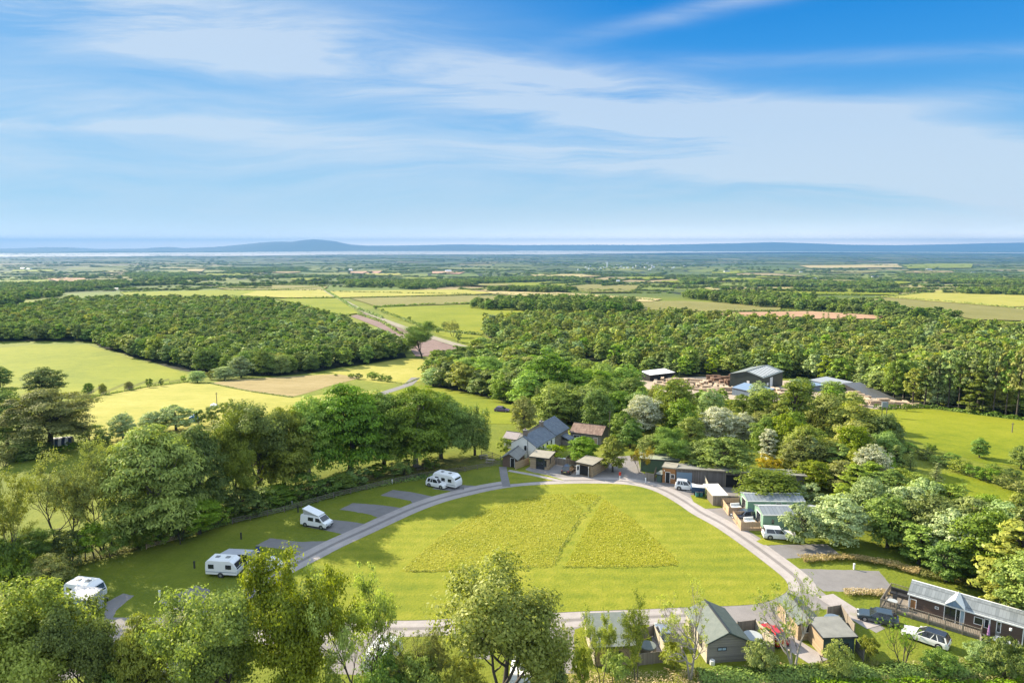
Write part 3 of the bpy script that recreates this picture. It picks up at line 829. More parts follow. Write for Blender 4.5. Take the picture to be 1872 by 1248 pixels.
elc = t.math('MAXIMUM', el, 0.0)
clear = t.ramp(t.math('MULTIPLY', elc, 2.0), [(0.0, (1.0, 1.0, 1.0)), (.035, (.74, .88, .99)), (.12, (.45, .73, .96)), (.30, (.155, .51, .95)), (.48, (.04, .35, .89)), (.64, (.0, .26, .80)), (1.0, (.0, .2, .70))])
clear = t.mix(1.0, clear, (1.95, 1.95, 1.95), 'MULTIPLY')
clear.node.clamp_result = False
gl = t.math('EXPONENT', t.math('MULTIPLY', elc, -75.0))
glow = t.mix(1.0, t.mix(gl, (1.0, 1.0, 1.0), (4.2, 3.4, 2.8)), clear, 'MULTIPLY')   # brightest air right at the horizon
clear = glow
nish = t.mix(1.0, sky.outputs[0], (.11, .18, .19), 'MULTIPLY')
skc = t.mix(.10, clear, nish)
lf = t.math('MINIMUM', t.math('MAXIMUM', t.math('MULTIPLY', t.math('ADD', t.math('MULTIPLY', az, -1.0), .18), .75), 0.0), .42)   # paler veil towards the sun on the left
skc = t.mix(lf, skc, (.72, 1.33, 1.88))
d = t.math('MULTIPLY', bs, t.ramp(st1, [(.34, .12), (.60, 1.0)]))
d = t.math('MULTIPLY', d, t.math('ADD', .40, t.math('MULTIPLY', st2, 1.0)))
d = t.math('MINIMUM', t.math('MULTIPLY', d, .84), .68)
cloud = (1.5, 1.70, 1.90)
skyc = t.mix(d, skc, cloud)
# unseen bright cloud added overhead and behind the viewpoint as fill light
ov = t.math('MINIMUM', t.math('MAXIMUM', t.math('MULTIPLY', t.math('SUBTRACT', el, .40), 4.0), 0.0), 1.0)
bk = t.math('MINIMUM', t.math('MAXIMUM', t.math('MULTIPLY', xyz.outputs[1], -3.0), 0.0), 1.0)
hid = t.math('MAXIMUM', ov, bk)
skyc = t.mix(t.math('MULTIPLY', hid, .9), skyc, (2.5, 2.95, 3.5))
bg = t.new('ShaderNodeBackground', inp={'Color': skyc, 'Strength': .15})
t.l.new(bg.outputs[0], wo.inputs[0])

sl = bpy.data.lights.new('sun', 'SUN'); sl.energy = 4.4; sl.angle = R(.5); sl.color = (1.0, .87, .66)
so = bpy.data.objects.new('sun', sl); COL.objects.link(so)
dv = Vector((math.sin(SUN_AZ)*math.cos(SUN_EL), math.cos(SUN_AZ)*math.cos(SUN_EL), math.sin(SUN_EL)))
so.rotation_euler = dv.to_track_quat('Z', 'Y').to_euler(); so.location = (-60, 60, 120)
cam = bpy.data.cameras.new('camera'); co = bpy.data.objects.new('camera', cam); COL.objects.link(co)
cam.sensor_width = 36; cam.lens = 24.0; cam.clip_start = .5; cam.clip_end = 200000
co.location = (0, 0, CAMH); co.rotation_euler = (R(90) - TH, 0, 0)
S.camera = co
S.view_settings.view_transform = 'Standard'; S.view_settings.look = 'None'; S.view_settings.exposure = 1.7; S.view_settings.gamma = 1
S.render.resolution_x = 1024; S.render.resolution_y = 682
# ------------------------------------------------------------------ trees placed one by one
T = tree_px
# foreground, along the bank below the camera
T('ash','ash', 30,1372,1066,215,'pale green leafy tree filling the bottom left corner', lod=0)
T('ash','mid', 150,1352,1092,150,'leafy tree in front of the leftmost caravan awning', lod=0)
T('tree_drooping','olive', 272,1330,1118,120,'olive green tree between the corner tree and the lime ash', lod=0)
T('ash','pale', 338,1300,1100,80,'grey leaved slim tree in front of the empty left pitch', lod=0)
T('ash','lime', 405,1385,1062,205,'broad lime green tree, lower of the pair at bottom left of centre', lod=0)
T('ash','lime', 535,1360,998,190,'tall lime green ash rising in front of the ring road', lod=0)
T('sparse','ash', 668,1318,996,205,'open crowned tree with dark limbs leaning right over the lawn', lod=0, bark=BARK)
T('bare','olive', 745,1275,1145,110,'thin brown twiggy tree low beside the open crowned tree', lod=0)
T('ash','ash', 905,1338,1026,262,'large round pale green ash at bottom centre', lod=0)
T('bare','olive', 705,1285,1130,90,'thin twiggy tree in front of the glimpsed caravan', lod=0)
T('sparse','olive', 800,1275,1150,85,'small brownish open tree left of the large central ash', lod=0)
T('bare','mid', 985,1275,1140,60,'slim twiggy tree just right of the large central ash', lod=0)
T('bare','olive', 1028,1262,1120,70,'grey half dead tree left of the low green roofed cabin', lod=0)
T('sparse','ash', 1100,1262,1092,80,'thin leafy tree standing before the low green roofed cabin', lod=0)
T('sparse','lime', 1163,1252,1063,66,'slender bright green tree between low cabin and silver car', lod=0)
T('bare','ash', 1262,1240,1052,135,'dying tree with bare limbs in front of the grey gabled cabin', lod=0, bark=BARKP)
T('bare','ash', 1448,1226,1040,140,'bare forked tree in front of the dark flat roofed cabin', lod=0, bark=BARKP)
T('bare','mid', 1648,1222,1125,72,'small open tree beside the white estate car', lod=0)
for a in [('shrub','lime',1587,1208,1160,36,'small bright sapling right of the dark cabin'),('shrub','lime',1232,1222,1166,52,'yellow green bush between silver car and gabled cabin'),
          ('shrub','mid',1716,1232,1188,70,'loose green bush below the white estate car'),('shrub','mid',1835,1240,1165,70,'green bush at the right end of the bank'),
          ('shrub','grey',1788,1215,1172,55,'grey green bush beside the round terrace table'),('shrub','olive',1530,1238,1178,60,'olive bush under the dark flat roofed cabin'),
          ('shrub','olive',1390,1232,1170,60,'olive bush right of the grey gable end'),('shrub','mid',1125,1252,1188,60,'low green bush below the low cabin terrace'),
          ('shrub','olive',985,1262,1165,60,'twiggy olive bush left of the low cabin'),('shrub','dark',1005,1275,1215,80,'dark low bush at the bottom beside the low cabin'),
          ('shrub','mid',768,1290,1190,90,'round bush below the brown twiggy tree'),('shrub','olive',850,1285,1200,80,'olive bush left of the trunk of the large central ash'),('shrub','dark',700,1310,1200,90,'dark bush under the open crowned tree'),
          ('shrub','olive',1060,1262,1180,40,'thin olive bush against the low cabin wall'),('shrub','dark',215,1330,1180,90,'dark bush in shade at the bottom left')]:
    T(*a, lod=0)
# left row of tall trees above the pitches
T('sparse','olive', 18,1078,846,120,'tall open tree at the left edge with a dark trunk')
T('sparse','olive', 118,1020,800,120,'open topped tree with forked dark stems, left of the dense row', lod=0)
T('sparse','ash', 188,1005,790,130,'light green open tree touching the dense row')
T('tree_drooping','mid', 290,985,768,194,'dense drooping tree with a pale trunk, left end of the dense row', lod=0, bark=BARKP)
T('tree_drooping','dark', 368,952,770,120,'tree second from the left in the dense row above the pitches', lod=0, bark=BARKP)
T('ash','olive', 424,935,750,95,'tree with pale dry leaves between the second and third of the dense row', lod=0)
T('ash','mid', 468,918,728,150,'tree with dark arching limbs in the middle of the row', lod=0)
T('tree_drooping','olive', 520,900,742,123,'dark tree in the row just left of the pale leaning trunk', lod=0)
T('tree_drooping','mid', 566,880,722,129,'drooping tree with a pale leaning trunk above the camper van', lod=0, bark=BARKP)
T('tree_drooping','dark', 640,868,697,165,'tallest dark tree of the row above the pitches', lod=0)
T('tree_drooping','mid', 702,856,712,118,'dense tree right of the tallest one in the row', lod=0)
T('tree_drooping','mid', 760,852,704,141,'broad tree above the white touring caravan', lod=0, bark=BARKP)
T('tree_drooping','dark', 806,838,715,112,'dark tree between the broad one and the weeping one', lod=0)
T('weeping','dark', 868,832,736,98,'weeping tree at the right end of the row beside the farmhouse', lod=0)
for a in [(365,975,905,85,'mid','bushes under the pale trunk'),(440,940,885,95,'dark',''),(560,915,862,55,'mid',''),(508,922,880,70,'dark',''),(250,1000,940,80,'mid',''),(170,1020,950,70,'mid',''),
          (60,1050,960,90,'mid',''),(625,895,860,60,'dark',''),(90,1075,1010,80,'olive',''),(690,872,845,50,'dark',''),(330,985,930,60,'dark',''),(600,905,868,50,'dark',''),(655,888,852,50,'dark',''),(735,868,836,46,'dark',''),(480,935,890,60,'dark',''),(400,958,912,60,'mid',''),(290,995,945,60,'mid',''),(130,1035,965,60,'dark',''),(210,1015,955,60,'mid',''),(30,1085,1000,70,'mid',''),(790,858,832,34,'dark',''),(5,1090,980,80,'dark','')]:
    T('shrub', a[4], a[0], a[1], a[2]+4, a[3]*1.1, 'dark undergrowth bush at the foot of the tall tree row', 'undergrowth below the tall tree row')
# left edge
T('broad','ash', 92,822,706,168,'wide oak with a yellow green crown standing beside the striped tunnel', lod=0)
T('broad','dark', 14,815,714,85,'dark tree behind the wide oak at the left edge')
T('broad','dark', 82,720,671,78,'dark round tree alone between the bright field and the pale field')
T('broad','dark', 0,708,668,44,'dark tree cut by the left edge of the picture')
T('shrub','dark', 12,727,706,34,'dark hedge bush at the left edge below the dark tree')
for a in [(225,802,754,52,'grey','round grey bush at the near edge of the pale field'),(322,786,737,72,'grey','largest grey green bush at the near edge of the pale field'),
          (280,790,752,54,'grey','grey bush left of the largest one'),(166,806,776,50,'dark','dark bush behind the wide oak'),(365,778,748,26,'dark','small upright bush next to the blue tent'),
          (392,774,741,34,'dark','dark bush between blue tent and big trees'),(420,768,733,40,'mid','green bush behind the big trees'),(190,812,785,40,'dark','low dark bush in the hedge behind the oak'),
          (52,835,803,80,'dark','dark bush left of the oak trunk'),(8,850,812,46,'olive','olive bush at the left edge below the oak')]:
    T('shrub', a[4], a[0], a[1], a[2], a[3], a[5])
for a in [(162,722,698,21,'dark'),(188,721,700,16,'olive'),(236,713,697,18,'olive'),(273,708,691,14,'dark'),(295,706,692,10,'dark'),(336,698,686,11,'mid')]:
    T('broad' if a[3] > 15 else 'shrub', a[4], a[0], a[1], a[2], a[3], 'small tree on the fence line between bright and pale fields', 'small trees on the fence line', lod=1, cat='tree')
for a in [(361,699,677,34,'grey','round grey bush at the corner of the left wood'),(411,694,669,46,'grey','large round grey bush in front of the left wood'),(386,694,678,18,'olive','small bush between two round grey bushes'),
          (372,680,634,42,'mid','rounded bright green tree at the front of the left wood'),(441,690,648,50,'grey','wide grey tree at the front of the left wood')]:
    T('broad' if a[3] > 40 and a[2] < 660 else 'shrub', a[4], a[0], a[1], a[2], a[3], a[5], lod=1)
for a in [(642,691,683,14),(655,693,682,18),(682,694,679,24),(697,696,684,16),(708,698,686,18),(614,687,683,8)]:
    T('shrub','dark', a[0], a[1], a[2], a[3], 'small dark bush in a line across the yellow grass', 'bushes in the yellow grass', lod=1)
T('ash','mid', 772,655,586,62,'tall tree standing alone beside the ploughed strip', lod=0)
T('sparse','olive', 827,616,582,34,'bare topped tree beside the lane', lod=0)
for a in [(838,626,604,13),(812,602,588,12),(748,586,578,8),(865,634,622,8),(700,571,564,7),(687,566,560,6),(782,604,594,9),(800,610,600,8)]:
    T('shrub','dark', a[0], a[1], a[2], a[3], 'little tree along the far lane', 'little trees along the lane', lod=1, cat='tree')
# around the farmhouse
T('broad','dark', 1003,742,644,110,'great dark round tree above the farmhouse', lod=1)
for a in [('broad','mid',940,712,668,60),('broad','mid',890,712,650,70),('broad','mid',850,700,652,60),('shrub','grey',792,706,672,50),('broad','grey',880,722,682,50),('broad','mid',925,735,685,60),('broad','olive',965,700,650,60)]:
    T(a[0],a[1],a[2],a[3],a[4],a[5],'rounded tree at the edge of the middle wood', 'edge trees of the middle wood', lod=1)
for a in [(1003,778,700,44,'broad conifer right above the farmhouse roof'),(1036,772,694,36,'conifer behind the slate roof'),(1062,770,706,34,'conifer above the brown roofed barn'),(982,760,706,34,'conifer left of the farmhouse chimneys')]:
    T('conifer','pine',*a, lod=1)
for a in [('broad','olive',958,792,724,58,'olive tree left of the farmhouse chimneys'),('broad','dark',1092,790,706,62,'dark tree behind the brown roofed barn'),('broad','mid',1068,745,690,56,'green tree high behind the barn'),
          ('broad','dark',1134,775,712,56,'dark tree right of the brown barn'),('broad','dark',1140,810,748,60,'dark tree right above the yard exit'),('tree_drooping','mid',1066,846,797,62,'dense tree between the two flat roofed huts'),
          ('broad','lime',1120,862,792,56,'yellow green round tree beside the yard exit'),('broad','dark',1152,818,768,52,'dark tree behind the yellow green one'),('shrub','lime',1012,838,812,48,'pale green shrub below the farmhouse'),
          ('shrub','lime',924,828,800,34,'bright bush left of the white gable'),('shrub','mid',985,836,816,26,'green bush between the huts and the farmhouse'),('sparse','gold',1168,864,812,44,'slim yellow green tree at the yard entrance'),
          ('broad','mid',1120,742,690,60,'rounded tree at the right end of the middle wood'),('broad','mid',1155,745,688,62,'green tree in front of the timber yard, left')]:
    T(*a, **({} if a[0] != 'sparse' else {'lod': 0}))
# right mixed belt
RM = [('broad','pale',1176,790,720,66,'pale silvery willow left of the timber yard'),('broad','lime',1230,782,690,76,'light green tree below the timber stacks'),('broad','pale',1313,806,738,74,'large silvery willow in the middle of the right trees'),
      ('broad','pale',1356,806,754,54,'smaller silvery willow right beside the large one'),('broad','olive',1392,800,752,58,'olive tree right of the silvery willows'),('tall','lime',1447,812,696,64,'tall light green poplar in front of the sawmill'),
      ('broad','olive',1505,805,716,76,'dull green tree right of the poplar'),('broad','olive',1556,822,734,104,'big dark domed tree at the corner of the right pasture'),('broad','mid',1399,764,711,58,'bright green tree below the blue sawmill roof'),
      ('broad','mid',1358,758,718,40,'small green tree below the timber stacks'),('broad','olive',1262,825,760,52,'olive tree above the long shed'),('ash','mid',1224,856,782,70,'green tree behind the brown office'),
      ('broad','mid',1190,845,792,46,'tree at the left end of the long shed'),('broad','mid',1320,872,794,108,'broad round willow behind the long shed'),('broad','mid',1272,862,806,54,'round bush tree over the shed roof'),
      ('tall','pale',1404,846,784,36,'narrow silver tree behind the golden bush'),('shrub','gold',1404,866,835,46,'golden yellow bush behind the long shed'),('broad','olive',1468,868,796,78,'olive tree right of the golden bush'),
      ('broad','olive',1512,862,800,74,'second olive tree right of the golden bush'),('broad','pale',1592,890,812,64,'silvery white tree among the right plantation'),('broad','lime',1487,892,838,72,'light green bush tree beside the shed end'),
      ('shrub','lime',1405,916,858,112,'spreading yellow green willow bush behind the green lodges'),('shrub','grey',1478,926,884,52,'grey green bush at the end of the upper lodge'),('shrub','grey',1460,992,921,70,'round grey willow in front of the lower green lodge'),
      ('broad','grey',1530,994,906,98,'wide grey willow right of the green lodges'),('cone','pine',1637,872,814,28,'slim conifer at the pasture corner'),('conifer','pine',1662,878,826,38,'tall conifer with brown cones'),
      ('conifer','pine',1708,908,846,46,'conifer with tiered branches in the plantation'),('conifer','pine',1756,944,884,48,'dark conifer at the plantation edge'),('broad','dark',1790,836,800,30,'round dark tree alone in the right pasture hedge'),
      ('broad','mid',1866,856,812,38,'tree at the right edge in the pasture hedge'),('shrub','dark',1656,711+40,736,14,'tiny bush in the right pasture')]
for a in RM: T(*a[:5], a[5]*1.12, a[6], lod=0 if a[0] == 'ash' else 1)
gm = random.Random(11)
for a in [(1588,960,872,72,'grey'),(1622,1000,905,80,'mid'),(1655,985,880,84,'grey'),(1700,1012,902,92,'mid'),(1745,1040,925,96,'grey'),(1800,1065,930,110,'mid'),(1850,1110,960,116,'olive'),(1880,1150,1005,110,'mid'),
          (1560,930,852,64,'lime'),(1540,900,840,60,'olive'),(1620,935,858,66,'mid'),(1690,960,868,70,'grey'),(1770,1000,900,84,'olive'),(1830,1020,915,86,'grey'),(1870,1060,930,90,'mid'),(1730,965,885,60,'mid'),
          (1590,905,846,52,'mid'),(1640,915,850,50,'lime'),(1675,930,862,52,'mid'),(1800,985,900,60,'mid'),(1850,1000,905,64,'lime'),(1530,872,812,56,'mid'),(1565,880,818,56,'lime'),(1610,880,825,44,'mid'),(1680,1030,960,62,'mid'),(1730,1062,985,66,'dark'),(1840,1130,1055,80,'olive')]:
    p = gm.choice(['broad','broad','tall','cone'] if a[4] != 'grey' else ['broad'])
    T(p, a[4], a[0], a[1], a[2], a[3]*1.2, 'leafy tree in the dense plantation right of the lodges', 'trees of the right hand plantation', lod=1, rng=gm)
for a in [(1690,838,820,36),(1660,826,808,34),(1720,850,832,40),(1755,862,842,40),(1780,872,850,38),(1810,880,858,44),(1840,892,868,44),(1868,905,878,40),(1640,815,796,28),(1625,800,782,30),(1740,842,828,30),(1700,826,812,24),(1850,872,856,34),(1815,862,848,30)]:
    T('shrub', gm.choice(['mid','dark','olive']), *a, 'bush in the overgrown hedge across the right pastures', 'bushes of the pasture hedge', lod=1, rng=gm)
# loose filling between timber yard and shed: real trees, scattered by a seed
def scatter_px(poly, n, fn, rng, mind=14):
    xs = [p[0] for p in poly]; ys = [p[1] for p in poly]; got = []
    for _ in range(n*30):
        if len(got) >= n: break
        x, y = rng.uniform(min(xs), max(xs)), rng.uniform(min(ys), max(ys))
        if inpoly(x, y, poly) and all((x-a)**2 + ((y-b)*2)**2 > mind**2 for a, b in got): got.append((x, y))
    for x, y in sorted(got, key=lambda q: q[1]): fn(x, y)
PALE = [(1176,786,40), (1313,802,48), (1355,802,36), (1404,842,24), (1592,884,42), (1404,866,30)]
def fill(x, y):
    if any(abs(x-a) < w and -6 < y-b < 62 for a, b, w in PALE): return
    k = gm.choice(['broad','broad','tall','shrub']); c = gm.choice(['mid','olive','mid','lime','grey','dark'])
    hm = {'broad': gm.uniform(6, 10), 'tall': gm.uniform(7, 11), 'shrub': gm.uniform(3, 5)}[k]
    p = G(x, y)
    place_tree(k, c, p, hm, hm*{'broad': .85, 'tall': .55, 'shrub': 1.3}[k], 'leafy tree in the mixed belt between sawmill and campsite', 'trees of the mixed belt below the sawmill', rng=gm, lod=1, cat='tree', name=None if k != 'shrub' else 'shrub')
scatter_px([(1180,740),(1290,745),(1420,745),(1540,755),(1600,800),(1660,860),(1560,870),(1480,870),(1420,862),(1300,842),(1240,838),(1180,812),(1160,770)], 62, fill, gm, 19)
for i, (x, y, ty) in enumerate(((1668,742,672),(1690,744,655),(1712,746,648),(1733,748,640),(1752,751,650),(1772,753,636),(1795,756,640),(1815,759,632),(1838,762,640),(1858,765,634),(1880,768,628),(1702,738,650),(1745,742,640),(1786,746,634),(1828,751,630),(1868,756,626))):
    T('pine', gm.choice(['pine','olive','pine','mid']), x, y, ty, gm.uniform(30, 42), 'tall pine with a bare lower trunk at the edge of the right pasture', 'pines along the edge of the right pasture', lod=1, rng=gm)
N_HAND = len(TREES)

# ------------------------------------------------------------------ woods
def gn_scatter(name, pts, crowns, label, mat=None):
    """pts: (x,y,z,sx,sz,rz,idx) instanced from the crowns of trees standing in the scene"""
    me = bpy.data.meshes.new(name); n = len(pts)
    A = np.array(pts, np.float32)
    me.vertices.add(n); me.vertices.foreach_set('co', A[:, :3].ravel())
    at = me.attributes.new('sc', 'FLOAT_VECTOR', 'POINT'); at.data.foreach_set('vector', np.stack([A[:, 3], A[:, 3], A[:, 4]], 1).ravel())
    at = me.attributes.new('rz', 'FLOAT', 'POINT'); at.data.foreach_set('value', A[:, 5].copy())
    at = me.attributes.new('pk', 'INT', 'POINT'); at.data.foreach_set('value', A[:, 6].astype(np.int32))
    o = link(name, me); setp(o, label, None, None, 'stuff')
    ng = bpy.data.node_groups.new(name, 'GeometryNodeTree')
    ng.interface.new_socket('Geometry', in_out='INPUT', socket_type='NodeSocketGeometry')
    ng.interface.new_socket('Geometry', in_out='OUTPUT', socket_type='NodeSocketGeometry')
    N, L = ng.nodes, ng.links
    gi = N.new('NodeGroupInput'); go = N.new('NodeGroupOutput')
    ip = N.new('GeometryNodeInstanceOnPoints'); jn = N.new('GeometryNodeJoinGeometry')
    for c in reversed(crowns):
        oi = N.new('GeometryNodeObjectInfo'); oi.inputs['Object'].default_value = c; oi.inputs['As Instance'].default_value = True; oi.transform_space = 'ORIGINAL'
        L.new(oi.outputs['Geometry'], jn.inputs[0])
    L.new(jn.outputs[0], ip.inputs['Instance']); ip.inputs['Pick Instance'].default_value = True
    L.new(gi.outputs[0], ip.inputs['Points'])
    def attr(nm, ty):
        a = N.new('GeometryNodeInputNamedAttribute'); a.data_type = ty; a.inputs['Name'].default_value = nm; return a.outputs[0]
    L.new(attr('pk', 'INT'), ip.inputs['Instance Index'])
    cb = N.new('ShaderNodeCombineXYZ'); L.new(attr('rz', 'FLOAT'), cb.inputs[2])
    er = N.new('FunctionNodeEulerToRotation'); L.new(cb.outputs[0], er.inputs[0]); L.new(er.outputs[0], ip.inputs['Rotation'])
    L.new(attr('sc', 'FLOAT_VECTOR'), ip.inputs['Scale'])
    L.new(ip.outputs[0], go.inputs[0])
    md = o.modifiers.new('scatter', 'NODES'); md.node_group = ng
    return o
CROWNS = {}     # (kind,lod,variant,colour) -> (crown object, h, r)
def crown_for(kind, lod, col, rng):
    prs = PROTO[(kind, lod)]; vi = rng.randrange(len(prs)); return (kind, lod, vi, col)
def wood(name, poly, spacing, hr, mix, nind, label, gl, gg, seed, maxy=None, edge=None):
    rng = random.Random(seed)
    W = world_poly(poly); xs = [p.x for p in W]; ys = [p.y for p in W]
    WT = [(p.x, p.y) for p in W]; pts = []
    y = min(ys)
    while y < max(ys):
        sp = spacing*(1 if y < 600 else 1 + (y-600)/1500)
        x = min(xs)
        while x < max(xs):
            q = (x + rng.uniform(-.5, .5)*sp, y + rng.uniform(-.5, .5)*sp)
            if inpoly(q[0], q[1], WT) and abs(q[0]) < q[1]*.86+60: pts.append((q, sp))
            x += sp
        y += sp
    pts.sort(key=lambda q: q[0][1])
    out = []
    used = {}
    near = set(id(p) for p in pts[:nind*3] )
    cnt = 0; stuff = []
    for k, (q, sp) in enumerate(pts):
        z = H(*q); clus = mnoise.noise((q[0]/70, q[1]/90, seed))
        ch = rng.random()*1.0; acc = 0; sel = None
        mm = [(a, b, max(0.01, w*(1 + 1.6*mnoise.noise((q[0]/80, q[1]/120, i*7+seed))))) for i, (a, b, w) in enumerate(mix)]
        tot = sum(m_[2] for m_ in mm); ch *= tot
        for a, b, w in mm:
            acc += w
            if ch <= acc: sel = (a, b); break
        sel = sel or mix[0][:2]
        h = rng.uniform(*hr)*(1+.15*clus); w = sp*rng.uniform(1.15, 1.75)*({'broad': 1.0, 'tall': .8, 'conifer': .72, 'pine': .85}[sel[0]])
        if cnt < nind:
            lod = 1 if depth(Vector((q[0], q[1], z))) < 330 else 2
            t = place_tree(sel[0], sel[1], Vector((q[0], q[1], z)), h, w, gl, gg, rng=rng, lod=lod if (sel[0], lod) in PROTO else 1)
            cnt += 1
        else: stuff.append((q[0], q[1], z, h, w, sel))
    # one tree of every crown kind stands at the edge so that the mass can reuse it
    need = sorted(set((s[5][0], s[5][1]) for s in stuff))
    avail = {}
    for kind, col in need:
        lod = 2 if (kind, 2) in PROTO else 1
        for vi, pr in enumerate(PROTO[(kind, lod)]):
            key = (kind, lod, vi, col)
            if key not in CROWNS:
                s = next(s for s in stuff if s[5] == (kind, col)); stuff.remove(s)
                pr0 = PROTO[(kind, lod)]; PROTO[(kind, lod)] = [pr]
                t = place_tree(kind, col, Vector(s[:3]), s[3], s[4], gl, gg, rng=rng, lod=lod)
                PROTO[(kind, lod)] = pr0
                CROWNS[key] = (t.children[-1] if t.children[-1].name.startswith('crown') else t.children[0], pr['h'], pr['r'])
            avail.setdefault((kind, col), []).append(key)
    keys = sorted(set(k for v in avail.values() for k in v)); idx = {k: i for i, k in enumerate(keys)}
    rows = []
    for x, y, z, h, w, sel in stuff:
        k = rng.choice(avail[sel]); c, ph, pr = CROWNS[k]
        rows.append((x, y, z, w/2/pr, h/ph, rng.uniform(0, 6.28), idx[k]))
    if rows: gn_scatter(name, rows, [CROWNS[k][0] for k in keys], label)
    return len(rows)
n1 = wood('broadleaf_wood', WOODS['left'], 6.5, (8, 12.5), [('broad','far',5),('broad','dark',1.2),('broad','olive',.9),('broad','grey',.4)], 34, 'dense green broadleaf wood beyond the left field', 'rounded tree at the near edge of the left wood', 'edge trees of the left wood', 1)
n2 = wood('mixed_wood', WOODS['right'], 6.7, (8.5, 14.5), [('broad','far',3),('broad','olive',1.8),('conifer','pine',1.6),('tall','olive',1.6),('broad','mid',1.3),('broad','grey',.4),('tall','lime',.5)], 60, 'dense mixed wood behind the sawmill and the right pasture', 'tree at the near edge of the wood behind the right pasture', 'edge trees of the right wood', 2)
n3 = wood('valley_trees', WOODS['mid'], 8.2, (8, 12), [('broad','far',3),('broad','mid',2.5),('broad','olive',1),('conifer','pine',.5)], 22, 'mass of rounded trees in the middle of the valley', 'rounded tree inside the middle wood', 'trees of the middle wood', 3)
# far belts and hedgerow trees: one mass
def far_trees():
    rng = random.Random(5); rows = []
    keys = [k for k in sorted(CROWNS) if k[0] == 'broad' and k[3] in ('far', 'dark')]
    def put(x, y, h, w):
        if abs(x) > y*.84+100: return
        k = rng.randrange(len(keys)); c, ph, pr = CROWNS[keys[k]]
        rows.append((x, y, H(x, y)-.5, w/2/pr, h/ph, rng.uniform(0, 6.28), k))
    belts = [[(910,556),(1000,552),(1095,556),(1130,566),(1090,573),(1000,571),(905,566)],[(1250,545),(1330,543),(1420,550),(1480,556),(1570,562),(1650,572),(1600,576),(1490,570),(1400,563),(1330,556)],
             [(-60,524),(60,522),(170,518),(235,517),(225,527),(110,535),(110,545),(-60,552)],[(-60,552),(20,548),(50,556),(0,562),(-60,565)],[(700,519),(860,514),(870,524),(740,528)],[(860,512),(1050,508),(1100,515),(1100,518),(1000,514),(870,520)],
             [(890,532),(1010,529),(1060,533),(1000,536)],[(1250,541),(1400,545),(1500,549),(1440,551),(1290,544)],[(1240,510),(1300,513),(1310,520),(1250,521)],[(1640,502),(1790,504),(1872,515),(1960,523),(1800,521),(1650,513)],[(1750,533),(1960,537),(1960,543),(1760,538)],
             [(230,500),(340,500),(400,510),(300,514),(240,510)],[(400,490),(560,490),(560,496),(420,498)],[(1370,517),(1630,521),(1640,528),(1380,525)],[(1090,556),(1160,560),(1170,576),(1100,574)],[(860,560),(920,562),(900,568),(870,566)],[(1580,575),(1700,582),(1760,592),(1650,590)],[(620,515),(700,513),(720,524),(640,526)]]
    for b in belts:
        W = [(p.x, p.y) for p in world_poly(b)]; ys = [p[1] for p in W]; xs = [p[0] for p in W]
        ym = sum(ys)/len(ys); sp = max(8, ym*.0062); y = min(ys)
        while y < max(ys):
            x = min(xs)
            while x < max(xs):
                q = (x+rng.uniform(-.5, .5)*sp, y+rng.uniform(-.5, .5)*sp*2)
                if inpoly(q[0], q[1], W): put(q[0], q[1], rng.uniform(9, 14), sp*rng.uniform(1.2, 1.8))
                x += sp
            y += sp*1.8
    a = .35; ca, sa = math.cos(-a), math.sin(-a)
    for i in range(620):
        y = 1300*math.exp(rng.random()**.8*2.9); x = rng.uniform(-.8, .8)*y
        L = rng.uniform(60, 380)*(1+y/4000); step = max(9, y*.0042)
        if rng.random() < .72: dx, dy = ca, sa
        else: dx, dy = -sa, ca
        n = int(L/step); hh = rng.uniform(4, 11); den = rng.uniform(.5, 1)
        for j in range(n):
            if rng.random() < den: put(x+dx*j*step+rng.uniform(-2, 2), y+dy*j*step+rng.uniform(-2, 2), hh*rng.uniform(.7, 1.2), max(7, step*1.5)*rng.uniform(.8, 1.3))
    for i in range(110):          # copses
        y = 1900*math.exp(rng.random()**.7*2.3); x = rng.uniform(-.8, .8)*y; s = rng.uniform(40, 130)*(1+y/5000)
        for j in range(int(14)): put(x+rng.gauss(0, s), y+rng.gauss(0, s*.5), rng.uniform(9, 14), rng.uniform(14, 22)*(1+y/7000))
    gn_scatter('distant_trees', rows, [CROWNS[k][0] for k in keys], 'distant hedgerow trees and copses across the plain')
    return len(rows)
n4 = far_trees()
print('TREES individual', len(TREES), 'hand', N_HAND, 'stuff', n1, n2, n3, n4)

